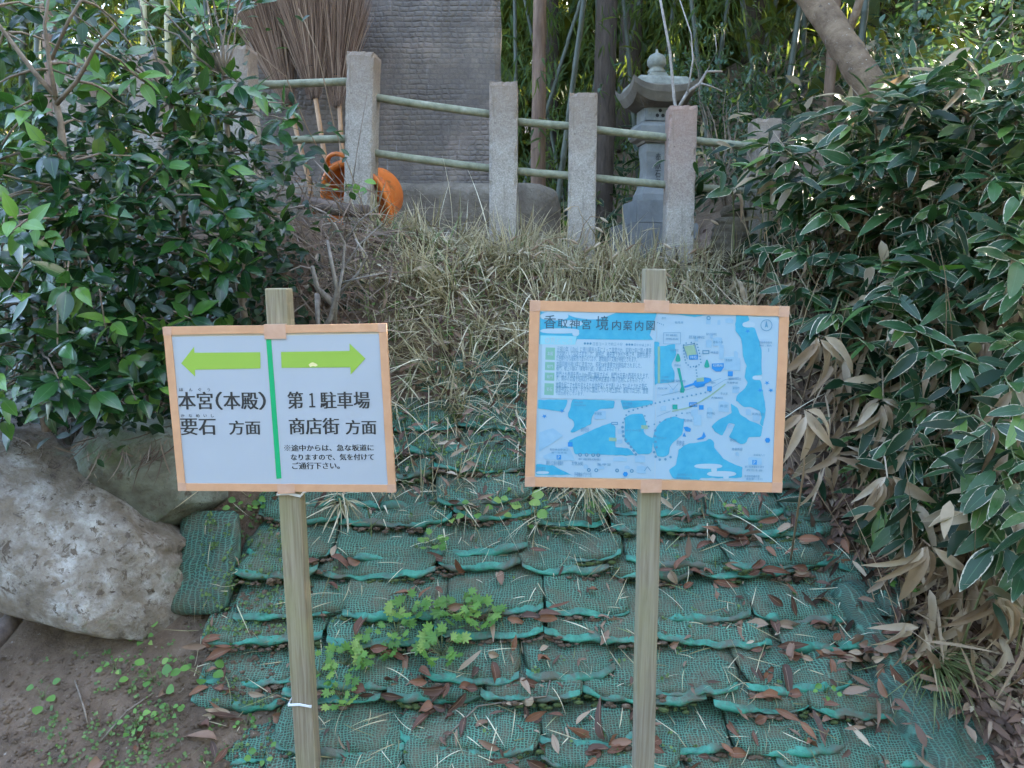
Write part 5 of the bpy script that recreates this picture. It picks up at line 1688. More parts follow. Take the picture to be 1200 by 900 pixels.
for _ in range(1000):
    x = min(460, max(300, random.gauss(385, 36))); y = random.uniform(205, 400)
    p = P(x, y, random.uniform(3.42, 3.95))
    hz = H(p.x, p.y)
    if p.z < hz + .0 or p.z > hz + .5: continue
    if 352 < x < 482 and y < 262 and random.random() < .85: continue
    d = Vector((random.gauss(0, 1), random.gauss(0, .5), random.gauss(0, .8)))
    ms.append(frame(p, d, (0, -1, .2), 1) @ Matrix.Diagonal((1, random.uniform(.08, .3), .25, 1)))
o = scatter('fine_twigs', stp, [np.array(m_) for m_ in ms], M['bristle'], None)
tag(o, 'tangle of fine brown twigs and dead vines by the orange tub', 'twigs', kind='stuff')
# long pale vines across brooms and post
for k, (pts, lab) in enumerate([([(440, 300), (425, 240), (392, 150), (372, 60), (350, 10)], 'thin pale vine rising across the brooms'), ([(300, 60), (335, 90), (360, 150), (400, 225)], 'thin dry vine sagging from the slab edge to the tub'), ([(408, 250), (418, 180), (430, 110)], 'thin dark twig standing against the leaning post')]):
    mb = MB(); mb.tube([P(x, y, 3.93 + .02 * i) for i, (x, y) in enumerate(pts)], .0028, 5)
    tag(mb.build('vine', M['straw' if k < 2 else 'twig'], smooth=True), lab, 'vine')

# ------------------------------------------------------------------ dry grass on the upper bank
gt = [leaf_template(1.0, .008, 6, .3, .55, .25, .7, 0.0), leaf_template(1.0, .0065, 6, .3, .25, .25, .7, 0.0), leaf_template(1.0, .006, 6, .3, .9, .25, .7, 0.0), leaf_template(1.0, .005, 6, .2, -.25, .25, .7, 0.0)]
ms = []
def grass_blade(x, y, lmin, lmax, spread=.8, updir=.7):
    z = H(x, y)
    d = Vector((random.gauss(0, spread), random.gauss(-.55, .5), updir + random.gauss(0, .35)))
    L = random.uniform(lmin, lmax)
    return frame((x, y, z - .01), d, Vector((0, -.4, 1)) if d.z < .95 else (0, -1, 0), 1, random.uniform(-.6, .6)) @ Matrix.Diagonal((random.uniform(.6, 1.5), L, L, 1))
n_made = 0
while n_made < 4000:
    y = random.uniform(2.85, 4.32)
    x = random.uniform(-.95, 1.35)
    f = min(1, max(0, (y - 3.18 - .30 * noise.noise(Vector((x * 3.1, y * 1.3, 4)))) / .45)) * min(1, max(.12, 1.1 + 2.2 * noise.noise(Vector((x * 4.2, y * 4.2, 8)))))
    if random.random() > f ** 1.3 + .04: continue
    if x < -.62 and random.random() < .65: continue
    if x > .95 and (random.random() < .6 or y < 3.4): continue
    ms.append(grass_blade(x, y, .06, .19, 1.2, .25)); n_made += 1
n_cl = 0
while n_cl < 265:                # tufts: blades that share a root, a lean and a bend
    y = random.uniform(3.0, 4.32); x = random.uniform(-.75, 1.2)
    f = min(1, max(0, (y - 3.0 - .35 * noise.noise(Vector((x * 3.1, y * 1.3, 4)))) / .6)) * min(1, max(.12, 1.0 + 2.6 * noise.noise(Vector((x * 4.2, y * 4.2, 8)))))
    if random.random() > f + .10: continue
    if x < -.45 and random.random() < .55: continue
    if x > .95 and y < 3.5: continue
    n_cl += 1
    lean = Vector((random.gauss(0, .6), -.45 + random.gauss(0, .3), .7))
    Lm = random.uniform(.16, .34)
    for q in range(random.randint(14, 28)):
        px_, py_ = x + random.gauss(0, .022), y + random.gauss(0, .022)
        d = lean + Vector((random.gauss(0, .38), random.gauss(-.1, .3), random.gauss(0, .15)))
        L = Lm * random.uniform(.6, 1.2)
        side = Vector((d.x * .9 + random.gauss(0, .3), d.y - .5, .35))
        ms.append(frame((px_, py_, H(px_, py_) - .01), d, side * -1 + Vector((0, 0, 1.6)), 1, random.uniform(-.5, .5)) @ Matrix.Diagonal((random.uniform(.6, 1.3), L, L * random.uniform(.8, 1.5), 1)))
for _ in range(260):
    y = random.uniform(3.2, 4.25); x = random.uniform(-.6, 1.2)
    d = Vector((random.gauss(0, .7), random.uniform(-1, -.2), random.gauss(.1, .4)))
    L = random.uniform(.2, .42)
    ms.append(frame((x, y, H(x, y) + random.uniform(.03, .10)), d, (0, -.5, 1), 1) @ Matrix.Diagonal((.8, L, L, 1)))
o = scatter('dry_grass', gt, [np.array(m_) for m_ in ms], M['grass'])
tag(o, 'pale dry grass matted over the upper bank below the fence', 'grass', kind='stuff')
ms = []
for _ in range(1900):
    y = random.uniform(2.85, 4.1); x = random.uniform(-.75, 1.2)
    if y < 3.2 and random.random() < .75: continue
    ms.append(grass_blade(x, y, .06, .2))
o = scatter('green_grass', gt, [np.array(m_) for m_ in ms], M['grass_green'])
tag(o, 'sparse green grass blades among the dry grass', 'grass', kind='stuff')

# tufts hanging below the map sign and beside the arrow sign
for (px, py, n, lmin, lmax, lab) in [(685, 566, 60, .10, .24, 'pale hanging grass tuft under the left half of the map sign'), (655, 570, 34, .08, .17, 'small dry grass tuft under the left corner of the map sign'), (400, 585, 40, .10, .22, 'dry grass tuft with curled blades right of the arrow sign post'), (1092, 772, 120, .12, .26, 'yellow green grass tuft growing beside the round-ended ribbed sandbag')]:
    p, nn = hit(px, py)
    if p is None: continue
    ms = []
    for _ in range(n):
        d = Vector((random.gauss(0, .5), -.7 + random.gauss(0, .3), random.gauss(.25, .4)))
        L = random.uniform(lmin, lmax)
        ms.append(np.array(frame(rv(.02), d, (0, -.4, 1), 1, random.uniform(-.5, .5)) @ Matrix.Diagonal((.8, L, L, 1))))
    t_ = thing('grass_tuft', lab, 'grass tuft', p)
    bl = scatter('blades', gt[:3], ms, M['grass' if px < 1000 else 'grass_green'], t_); bl['kind'] = 'stuff'

# foxtail seed heads nodding on stalks in front of the posts
fx = []
for k in range(26):
    x0 = random.uniform(.05, 1.02); y0 = random.uniform(3.85, 4.1)
    b = Vector((x0, y0, H(x0, y0)))
    hgt = random.uniform(.18, .36)
    sx = random.choice((-1, 1)) * random.uniform(.05, .16)
    pts = [b + Vector((sx * t * t, -.05 * t, hgt * (1 - (1 - t) ** 2) - .10 * max(0, t - .6))) for t in (0, .25, .5, .75, 1)]
    t_ = thing('foxtail_stalk', 'nodding foxtail stalk with pale seed head before the fence posts', 'grass stalk', b, group='foxtail stalks before the fence')
    mb = MB(); mb.tube([p - b for p in pts], .0022, 5); mb.build('stalk', M['straw'], t_, True)
    e = pts[-1] - b; d = (pts[-1] - pts[-2]).normalized() + Vector((0, 0, -.5)); d.normalize()
    mb = MB(); mb.tube([e + d * q for q in (0, .01, .025, .04, .05)], [.002, .006, .007, .005, .001], 7); mb.build('seed_head', M['straw'], t_, True)

# ------------------------------------------------------------------ dwarf bamboo with pale-edged leaves on the right
SL = [leaf_mesh('leaf', leaf_template(.19, .058, 8, .18, .12, .36, .62, .06, .02), M['sasa']),
      leaf_mesh('leaf', leaf_template(.16, .054, 8, .28, .30, .38, .62, .06, .03), M['sasa']),
      leaf_mesh('leaf', leaf_template(.21, .054, 8, .10, .22, .34, .68, .06, .02), M['sasa'])]
SLY = [leaf_mesh('leaf', leaf_template(.17, .036, 8, .2, .1, .35, .8, .06), M['sasa_young'])]
SD = [leaf_mesh('dry_leaf', leaf_template(.17, .034, 7, .8, .5, .35, .8, .06, .12), M['straw']),
      leaf_mesh('dry_leaf', leaf_template(.14, .028, 7, 1.1, .8, .35, .8, .06, .15), M['straw'])]
bigleaf_u = [leaf_template(.16, .05, 3, .2, .2, .42, .8, .05), leaf_template(.2, .03, 3, .3, .5, .42, .8, .05)]
stpl = [leaf_template(.18, .046, 5, .2, .15, .33, .75, .06, .02), leaf_template(.15, .042, 5, .3, .35, .35, .75, .06, .02)]
# tip position in the picture and distance, traced over the mass of leaves
tips = []
POLY_S = [(830, 215), (880, 165), (960, 150), (1000, 110), (1060, 60), (1120, 85), (1230, 60), (1230, 690), (1170, 650), (1110, 610), (1060, 640), (1020, 620), (1000, 560), (1040, 480), (985, 420), (930, 360), (905, 345), (890, 290), (880, 240), (835, 228)]
tries = 0
while len(tips) < 205 and tries < 20000:
    tries += 1
    x, y = random.uniform(830, 1230), random.uniform(50, 690)
    if not in_poly(x, y, POLY_S): continue
    if any(math.hypot(x - q[0], y - q[1]) < 14.5 for q in tips): continue
    if 930 < x < 1050 and 380 < y < 560 and random.random() < .7: continue
    f = (x - 830) / 400
    Yb = 4.05 - f * 1.05 - max(0, y - 150) / 550 * (.75 + .25 * f) + random.uniform(-.15, .2)
    tips.append((x, y, max(2.15, Yb)))
inner = []
for k, (x, y, Yb) in enumerate(tips):
    tip = P(x, y, Yb)
    bx = tip.x + random.uniform(-.05, .30); by = tip.y + random.uniform(.30, .55)
    base = Vector((bx, by, H(bx, by) - .03))
    if base.z > tip.z + .15: base.z = base.z
    low = y > 470
    if y > 600: where = 'drooping lowest over the litter and ribbed sandbags'
    elif low: where = 'hanging above the ribbed sandbags' if x < 1120 else 'hanging low against the right edge of the photo'
    elif y < 130: where = 'along the crest below the bluish evergreen shrub'
    elif y < 200: where = 'at the foot of the leaning trunk' if x < 1060 else 'high on the mass right of the leaning trunk'
    elif x < 915: where = 'reaching out over the carved stone by the last posts'
    elif x < 1000: where = 'just above the map sign and its dark hollow'
    elif y < 320: where = 'in the upper middle of the mass' if x < 1110 else 'in the upper part near the right edge'
    else: where = 'right of the dark hollow beside the map sign' if x < 1110 else 'halfway down near the right edge'
    lab = 'dwarf bamboo with pale-edged leaves ' + where
    root = thing('dwarf_bamboo', lab, 'bamboo grass', base, group='dwarf bamboo stems at right')
    inv = Matrix.Translation(-base)
    hi = max(base.z, tip.z) + random.uniform(.06, .2)
    mid = (base + tip) / 2; mid.z = hi
    pts = [base.lerp(mid, t).lerp(mid.lerp(tip, t), t) for t in (0, .2, .4, .6, .8, 1)]
    mb = MB(); mb.tube([p - base for p in pts], [.0042, .004, .0036, .0032, .0028, .0022], 6); mb.build('culm', M['stem_green'], root, True)
    dirn = (pts[-1] - pts[-2]).normalized()
    dirn = (dirn * .6 + Vector((random.uniform(-.9, .3), -.6, random.uniform(-.2, .3)))).normalized()
    n = random.randint(6, 9)
    e1 = dirn.cross(Vector((0, 0, 1))).normalized(); e2 = e1.cross(dirn)
    young = random.random() < .05
    for q in range(n):
        ang = -1.5 + 3.0 * q / (n - 1) + random.uniform(-.2, .2)
        d = (dirn * math.cos(ang) + e1 * math.sin(ang) * 1.1 + e2 * random.uniform(-.55, .55) + Vector((0, 0, -.12 if not low else -.45))).normalized()
        pos = tip - dirn * random.uniform(0, .10) + rv(.01)
        dry = random.random() < (.08 if y < 430 else .15)
        up = (Vector((0, -.45, .9)) + rv(.5))
        if clear_view(pos + d * .08): continue
        if dry:
            put_leaf(random.choice(SD), root, pos, d + Vector((0, 0, -.9)), up, random.uniform(.7, 1.1), inv, 'dry_leaf')
        else:
            put_leaf(random.choice(SLY if young and q == 0 else SL), root, pos, d, up, random.uniform(.55, 1.02), inv, roll=random.uniform(-.7, .7))
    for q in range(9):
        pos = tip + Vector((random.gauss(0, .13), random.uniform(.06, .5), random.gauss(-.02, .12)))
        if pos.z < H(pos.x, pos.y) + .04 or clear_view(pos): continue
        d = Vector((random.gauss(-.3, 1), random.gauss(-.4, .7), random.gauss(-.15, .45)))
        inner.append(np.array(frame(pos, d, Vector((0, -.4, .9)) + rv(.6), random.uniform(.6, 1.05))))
o = scatter('dwarf_bamboo_foliage', stpl, inner, M['sasa_shaded'])
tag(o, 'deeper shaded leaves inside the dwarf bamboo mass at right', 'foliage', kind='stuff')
# straw-coloured dead leaves under it
ms = []
dtpl = [leaf_template(.16, .030, 5, .8, .5, .35, .8, .06, .1), leaf_template(.13, .026, 5, .6, .8, .35, .8, .06, .15), leaf_template(.20, .010, 4, .5, .2, .3, .8, 0)]
for _ in range(1500):
    x = random.uniform(860, 1215); y = random.uniform(190, 760)
    if x < 960 and y > 370: continue
    if y > 560 and x < 1060: continue
    p, n = hit(x, y)
    if p is None or p.y > 5: continue
    p = p - ray(x, y).normalized() * random.uniform(.02, .28)
    if clear_view(p): continue
    d = Vector((random.gauss(-.2, .6), random.gauss(-.3, .4), random.gauss(-1.0, .5)))
    ms.append(np.array(frame(p, d, Vector((0, -1, .3)) + rv(.6), random.uniform(.6, 1.2))))
o = scatter('dead_bamboo_leaves', dtpl, ms, M['straw'])
tag(o, 'straw-coloured dead leaves hanging under the dwarf bamboo', 'dead leaves', kind='stuff')
# thin dead stems in the hollow beside the map sign, and the litter they stand in
ms = []
for _ in range(330):
    x = random.uniform(.95, 2.2); y = random.uniform(2.55, 4.2)
    if y < 3.1 and x < 1.32: continue
    z = H(x, y)
    if clear_view((x, y, z)) or clear_view((x, y, z + .2)) or clear_view((x, y, z + .4)): continue
    ms.append(np.array(frame((x, y, z - .02), Vector((random.gauss(-.15, .3), random.gauss(-.35, .3), 1)), (0, -1, 0), 1) @ Matrix.Diagonal((random.uniform(.5, 1.1), random.uniform(.25, .75), .5, 1))))
o = scatter('dead_stems', stp, ms, M['straw'])
tag(o, 'thin dead stems standing in the dark hollow under the dwarf bamboo', 'stems', kind='stuff')
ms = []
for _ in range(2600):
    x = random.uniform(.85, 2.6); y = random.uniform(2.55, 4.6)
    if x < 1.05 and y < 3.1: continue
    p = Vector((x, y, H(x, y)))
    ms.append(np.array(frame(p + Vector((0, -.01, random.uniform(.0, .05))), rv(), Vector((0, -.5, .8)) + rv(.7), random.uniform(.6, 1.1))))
o = scatter('hollow_litter', [leaf_template(.09, .026, 4, .5, .25, .42, .9, .08, .05), leaf_template(.13, .02, 4, .8, .3, .42, .9, .05, .1)], ms, M['shaded_litter'])
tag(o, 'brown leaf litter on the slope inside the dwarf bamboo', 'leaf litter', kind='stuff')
# low plants over the plateau behind the fence
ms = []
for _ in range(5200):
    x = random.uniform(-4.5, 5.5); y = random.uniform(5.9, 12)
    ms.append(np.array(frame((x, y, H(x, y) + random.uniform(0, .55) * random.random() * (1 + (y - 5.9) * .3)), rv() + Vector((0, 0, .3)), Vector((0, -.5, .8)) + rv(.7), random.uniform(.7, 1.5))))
o = scatter('undergrowth', bigleaf_u, ms, M['sasa_shaded'])
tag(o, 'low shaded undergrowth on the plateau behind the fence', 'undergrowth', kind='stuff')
# big dry hanging fans that stand out
for (px, py, Y, lab, n, s) in [(960, 395, 2.95, 'dry straw-coloured bamboo leaf fan beside the map sign corner', 7, 1.0), (945, 480, 2.45, 'broken dry stem with curled straw leaves right of the map sign', 5, 1.0), (1090, 640, 2.35, 'large dry leaf cluster drooping over the ribbed sandbag', 7, 1.1), (1170, 700, 2.3, 'pale dry leaves heaped at the right edge above the litter', 9, 1.1), (1040, 560, 2.6, 'hanging dry leaf bundle above the upper ribbed sandbag', 6, 1.0), (1065, 90, 3.75, 'torn brown leaf sheath standing on top of the bamboo mass', 6, .8), (1035, 470, 2.9, 'dry fan of leaves in the dark hollow of the bamboo', 7, .9)]:
    p = P(px, py, Y)
    t_ = thing('dry_leaf_cluster', lab, 'dry leaves', p, group='dry bamboo leaf clusters')
    inv = Matrix.Translation(-p)
    base = Vector((p.x + .12, p.y + .4, H(p.x + .12, p.y + .4)))
    mb = MB(); mb.tube([base - p, (base - p) * .5 + Vector((0, -.05, .12)), Vector((0, 0, 0))], [.004, .0035, .0025], 6); mb.build('stem', M['straw'], t_, True)
    for q in range(n):
        a = -1.0 + 2.0 * q / (n - 1)
        put_leaf(random.choice(SD), t_, p + rv(.015), Vector((math.sin(a) * .9, -.25 + random.uniform(-.2, .2), -.9 * math.cos(a) + random.uniform(-.2, .2))), Vector((0, -1, .25)) + rv(.5), s * random.uniform(.8, 1.25), inv, 'dry_leaf')

# evergreen shrubs behind, upper right, and small shrub behind the lantern
bt_ = [leaf_template(.09, .034, 4, .2, .15, .4, .8, .08), leaf_template(.075, .03, 4, .25, .2, .4, .8, .08)]
for (lab, px, py, Y, rx, rz, n, base_py, sc_) in [('bluish evergreen shrub behind the bamboo grass in the upper right', 1150, 50, 4.9, .62, .42, 900, 190, 1.0), ('bluish evergreen shrub rising above the bamboo grass near the leaning trunk', 1080, 90, 4.7, .40, .30, 420, 190, .9),
                                                  ('small-leaved shrub with spreading twigs right of the lantern', 838, 105, 5.9, .42, .30, 900, 290, .55), ('small-leaved shrub low beside the lantern base', 860, 190, 5.9, .35, .25, 350, 290, .5)]:
    c = P(px, py, Y); base = P(px + 10, base_py, Y)
    base.z = H(base.x, base.y)
    t_ = thing('evergreen_shrub', lab, 'shrub', base)
    ms = []
    mb = MB()
    for q in range(9):
        e = c + Vector((random.gauss(0, rx * .5), random.gauss(0, .2), random.gauss(0, rz * .5)))
        mb.tube([p - base for p in curve_pts(base, e, -.05, .03, 5)], list(np.linspace(.012 * sc_ + .003, .003, 6)), 6)
    mb.build('branches', M['twig'], t_, True)
    for q in range(n // 6):
        cc = c + Vector((random.gauss(0, rx * .55), random.gauss(0, .25), random.gauss(0, rz * .55)))
        dd = Vector((random.gauss(0, 1), random.gauss(-.5, .6), random.gauss(0, .5)))
        for z in range(6):
            d = dd + rv(1.0)
            ms.append(np.array(Matrix.Translation(-base) @ frame(cc + rv(.05 * sc_), d, Vector((0, -.3, 1)) + rv(.5), sc_ * random.uniform(.7, 1.2))))
    o = scatter('leaves', bt_, ms, M['blue_leaf'], t_); o['kind'] = 'stuff'

# ------------------------------------------------------------------ trees behind the fence
def tree(name, label, pts, r0, r1, mat, limbs=(), cat='tree', group=None, sides=14):
    base = Vector(pts[0])
    t_ = thing(name, label, cat, base, group=group)
    n = len(pts)
    mb = MB()
    fine = []
    for i in range(n - 1):
        for q in range(5): fine.append(Vector(pts[i]).lerp(Vector(pts[i + 1]), q / 5))
    fine.append(Vector(pts[-1]))
    fine = [p + rv(r0 * .06) - base for p in fine]
    mb.tube(fine, list(np.linspace(r0, r1, len(fine))), sides)
    mb.build('trunk', M[mat], t_, True)
    for lp, la, lb in limbs:
        mb = MB(); mb.tube([Vector(p) - base for p in lp], list(np.linspace(la, lb, len(lp))), 9); mb.build('limb', M[mat], t_, True)
    return t_, base


GAPS3 = []
def crown(t_, base, c, rad, n, mat, tpls, size=(.8, 1.3), name='crown', nclump=40):
    ms = []
    for q in range(nclump):
        d = rv(1); cc = Vector(c) + Vector((d.x * rad[0], d.y * rad[1], d.z * rad[2])) * random.uniform(.3, 1)
        for z in range(n // nclump):
            g = Vector((random.gauss(0, .16 * rad[0]), random.gauss(0, .16 * rad[1]), random.gauss(0, .14 * rad[2])))
            if GAPS3 and in_gap(cc + g): continue
            ms.append(np.array(frame(cc + g - base, rv() + Vector((0, 0, -.4)), Vector((0, -.2, 1)) + rv(.8), random.uniform(*size))))
    o = scatter(name, tpls, ms, M[mat], t_); o['kind'] = 'stuff'
    return o

bigleaf = [leaf_template(.16, .07, 3, .2, .2, .42, .8, .05), leaf_template(.13, .05, 3, .3, .3, .42, .8, .05)]
T, tb = tree('cedar_tree', 'slim pale-barked tree trunk standing behind the fence near the slab', [(P(632, 260, 7.5).x, 7.5, 1.5), (P(631, 120, 7.5).x, 7.5, 2.9), (P(633, 0, 7.5).x, 7.55, 4.4), (P(633, 0, 7.5).x + .05, 7.6, 8.5)], .078, .05, 'bark_pale')
crown(T, tb, (tb.x, 7.6, 9.2), (1.5, 1.5, 1.8), 1600, 'forest_leaf', bigleaf, (1, 1.7))
la, lb = P(1060, 150, 4.55), P(935, -25, 4.9)
T, tb = tree('leaning_tree', 'thick rough-barked trunk leaning left above the bamboo grass', [(la.x + .15, 4.45, H(la.x + .15, 4.5) - .05), tuple(la), tuple(P(1010, 88, 4.62)), tuple(P(975, 30, 4.75)), tuple(lb), (lb.x - .5, 5.2, lb.z + 1.1)], .098, .074, 'bark_lean',
             [([P(992, 42, 4.7), P(1003, 15, 4.68), P(1012, -15, 4.66), P(1020, -60, 4.6)], .028, .018)])
crown(T, tb, (lb.x - .5, 5.6, lb.z + 1.7), (1.3, 1.2, .8), 1500, 'forest_leaf', bigleaf, (.9, 1.4))
# leafless sapling behind the fence post
sp_b = P(797, 260, 4.6)
T = thing('bare_sapling', 'leafless grey sapling with crooked branches behind the third tall post', 'sapling', sp_b)
for pts, r in (([(797, 260), (796, 150), (790, 115), (785, 60), (772, -10)], .012), ([(796, 125), (806, 108), (820, 98), (828, 84), (846, 84)], .011), ([(822, 98), (835, 102), (846, 107)], .006), ([(806, 108), (812, 70), (810, 40), (795, -5)], .006), ([(828, 84), (840, 60), (838, 40)], .004)):
    mb = MB(); mb.tube([P(x, y, 4.6 + .03 * i) - sp_b for i, (x, y) in enumerate(pts)], list(np.linspace(r, r * .6, len(pts))), 8); mb.build('branch', M['twig_grey'], T, True)

# bamboo grove
GAPS3 = [(P(965, 50, 9.0), 1.0), (P(930, 110, 9.5), .7), (P(1165, 30, 5.2), .9), (P(745, 78, 11), .8), (P(985, 45, 4.7), .55), (P(25, 100, 9), 1.1), (P(110, 30, 8.5), .9), (P(590, 60, 5.3), .5), (P(850, 40, 9), .6), (P(1060, 40, 8), .8)]
def in_gap(p):
    p = Vector(p)
    for g, r in GAPS3:
        t = (p - g).dot(sdir)
        if t > .9:
            d = ((p - g) - sdir * t).length
            if d < r * (.75 + .6 * noise.noise(p * .9)): return True
    return False
blt = [leaf_template(.15, .020, 3, .25, .35, .35, .8, .03), leaf_template(.12, .017, 3, .25, .5, .35, .8, .03)]
def spray(c, n, s, droop=.5):
    out = []
    dd = Vector((random.gauss(0, 1), random.gauss(-.2, .8), random.gauss(-.2, .3))).normalized()
    for q in range(n):
        t = random.random()
        p = Vector(c) + dd * (.5 * t * s) + rv(.10 * s) - Vector((0, 0, .22 * t * t * s))
        d = dd * .7 + rv(.75) - Vector((0, 0, droop))
        out.append(frame(p, d, Vector((0, -.2, 1)) + rv(.6), s * random.uniform(.7, 1.3)))
    return out
cul = []
for (px, Y, r, leanx) in [(605, 8.5, .024, 0), (621, 9.0, .026, .3), (664, 7.2, .030, .12), (655, 10.5, .028, -.2), (700, 10, .034, 0), (722, 11.5, .036, .2), (742, 9.5, .03, -.1), (690, 12, .035, .1), (842, 10, .034, 0.1), (872, 11, .036, -.2), (930, 8.6, .036, 0.1), (938, 10.5, .04, 0.0), (905, 12, .04, .2), (985, 9.5, .036, .1), (1008, 8.2, .038, .05), (1060, 10, .04, -.1), (960, 12, .04, 0), (780, 12, .04, .1), (815, 8.8, .026, -.15), (1110, 11, .04, 0), (1170, 9.5, .04, .2),
                          (40, 8.2, .04, .1), (112, 9.5, .04, -.1), (250, 10.5, .04, 0), (20, 11, .045, .1), (290, 8.8, .034, .1), (-40, 10, .04, 0), (140, 12, .045, .1)]:
    cul.append((px, Y, r, leanx, 'culm', 'grey green bamboo culm in the dark grove behind the fence'))
for (px, Y, r, leanx) in [(171, 6.8, .030, .04), (199, 7.0, .032, .03), (226, 7.4, .026, .06)]:
    cul.append((px, Y, r, leanx, 'culm_yellow', 'pale yellow bamboo culm seen through the camellia leaves'))
for (px, Y, r, leanx, mt, lab) in cul:
    x0 = P(px, 120, Y).x
    z0_ = H(x0, Y) - .05
    if mt == 'culm':
        where = ('seen through the camellias at left' if px < 320 else 'beside the right edge of the slab' if px < 640 else 'between the second and third tall posts' if px < 700 else 'close behind the lantern' if px < 830 else 'between lantern and leaning trunk' if px < 965 else 'behind the leaning trunk' if px < 1030 else 'above the dwarf bamboo at far right')
        lab = 'grey green bamboo culm in the grove, ' + where
    t_ = thing('bamboo', lab, 'bamboo', (x0, Y, z0_), group='bamboo culms of the grove')
    mb = MB()
    hgt = random.uniform(7.5, 10)
    z = 0
    V = []
    rr, pp = [], []
    while z < hgt:
        f = z / hgt
        bx = leanx * (z - 1.2) + .5 * (f ** 3) * (1 if leanx > 0 else -1)
        pp += [(bx, 0, z), (bx, 0, z + .012), (bx, 0, z + .024)]
        rr += [r * (1 - .6 * f), r * 1.12 * (1 - .6 * f), r * (1 - .6 * f)]
        z += .30 + .1 * math.sin(z)
    mb.tube([Vector(p) for p in pp], rr, 9)
    mb.build('culm', M[mt], t_, True)
    ms = []
    for q in range(34):
        zz = random.uniform(1.3, hgt)
        sp_c = Vector((leanx * (zz - 1.2) + random.gauss(0, .45), random.gauss(0, .45), zz))
        if in_gap(sp_c + Vector((x0, Y, z0_))): continue
        ms += spray(sp_c, 13, 1.1)
    o = scatter('leaves', blt, [np.array(m_) for m_ in ms], M['bamboo_leaf'], t_); o['kind'] = 'stuff'

# trunks deeper in the wood
for k, (px, Y, r) in enumerate([(705, 9, .14), (735, 13, .2), (880, 14, .22), (1030, 14, .25), (640, 14, .2), (60, 7.5, .07), (300, 13, .2), (970, 7.6, .05)]):
    x0 = P(px, 120, Y).x; z0_ = H(x0, Y) - .1
    T, tb = tree('forest_tree', 'dark straight tree trunk deep in the wood behind the fence' if r > .1 else 'thin brown tree trunk in the wood behind the fence', [(x0, Y, z0_), (x0 + .05, Y, z0_ + 3), (x0 - .05, Y + .1, z0_ + 8), (x0, Y, z0_ + 12)], r, r * .5, 'bark_dark' if r > .1 else 'bark_pale', group='tree trunks in the wood')
    crown(T, tb, (x0, Y + .2, z0_ + 9.5), (2.6, 2.2, 2.8), 2600, 'forest_leaf', bigleaf, (1.6, 2.6))

# grove undergrowth and far wood, one mass
ms = []
for q in range(2300):
    Y = random.uniform(8.8, 15)
    x = random.uniform(-.95, .95) * Y * .85
    zg = H(x, Y)
    z = zg + random.uniform(0.0, 5.2) ** 1.0
    if in_gap((x, Y, z)): continue
    ms += spray((x, Y, z), 15, 1.5)
o = scatter('bamboo_foliage', blt, [np.array(m_) for m_ in ms], M['bamboo_leaf'])
tag(o, 'dense hanging bamboo foliage filling the dark grove', 'foliage', kind='stuff')
fl = [leaf_template(.42, .20, 3, .2, .2, .42, .8, .05), leaf_template(.34, .13, 3, .3, .3, .42, .8, .05)]
ms = []
for q in range(34000):
    Y = random.uniform(14, 23)
    x = random.uniform(-1.0, 1.15) * Y
    z = H(x, Y) + (random.uniform(-.3, 5.2) if q % 3 else random.uniform(5, 13))
    if x < -.45 * Y and random.random() < .4: continue
    if in_gap((x, Y, z)): continue
    ms.append(np.array(frame((x, Y, z), rv(), Vector((0, -.3, 1)) + rv(.8), random.uniform(1.1, 2.3))))
o = scatter('far_wood', fl, ms, M['forest_leaf'])
tag(o, 'far wood of evergreen leaves closing the view behind the grove', 'wood', kind='stuff')
# wooded rise to the right of the photo, which keeps the bank in shade
ms = []
for q in range(9000):
    a = random.uniform(0, 1)
    x = random.uniform(3.4, 14); y = random.uniform(-1.0, 15)
    if x < 4.6 and y < 5: continue
    z = H(x, y) + random.uniform(0.3, 9.5)
    if in_gap((x, y, z)): continue
    ms.append(np.array(frame((x, y, z), rv(), Vector((0, 0, 1)) + rv(.8), random.uniform(1.0, 2.0))))
o = scatter('hillside_wood', fl, ms, M['forest_leaf'])
tag(o, 'evergreen wood on the rise to the right of the bank', 'wood', kind='stuff')

# unseen wood added behind the camera to block low frontal skylight
ms = []
for q in range(9000):
    x = random.uniform(-22, 20); y = random.uniform(-15, -9)
    z = random.uniform(-.2, 11.5)
    ms.append(np.array(frame((x, y, z), rv(), Vector((0, 0, 1)) + rv(.8), random.uniform(1.5, 2.6))))
o = scatter('sky_screen_wood', fl, ms, M['forest_leaf'])
tag(o, 'unseen evergreen wood added behind the camera to cut low skylight', 'wood', kind='stuff')

# ------------------------------------------------------------------ weeds on the bags and soil
def lobed_mesh(name, R0, lobes, depth, mat, cup=.1):
    n = lobes * 6
    V = [(0, 0, 0)]; UV = [(.5, 0)]
    for i in range(n + 1):
        a = -PI * .80 + 1.6 * PI * i / n
        r = R0 * (1 - depth * .5 + depth * .5 * math.cos(lobes * 2 * PI * i / n + PI)) * (.82 + .18 * math.cos(a))
        V.append((r * math.sin(a), r * math.cos(a) + R0 * .35, cup * r * r / R0))
        UV.append((.25 + .5 * i / n, .6))
    F = [(0, i + 1, i + 2) for i in range(n)]
    me = bpy.data.meshes.new(name)
    me.from_pydata(V, [], F)
    l = me.uv_layers.new(name='UVMap')
    for lp in me.loops: l.data[lp.index].uv = UV[lp.vertex_index]
    me.materials.append(mat)
    me.update()
    return me
LOB = lobed_mesh('leaf', .028, 7, .42, M['weed']); RND = [leaf_mesh('leaf', leaf_template(.05, .036, 6, .2, .15, .45, .6, .2), M['weed'])]
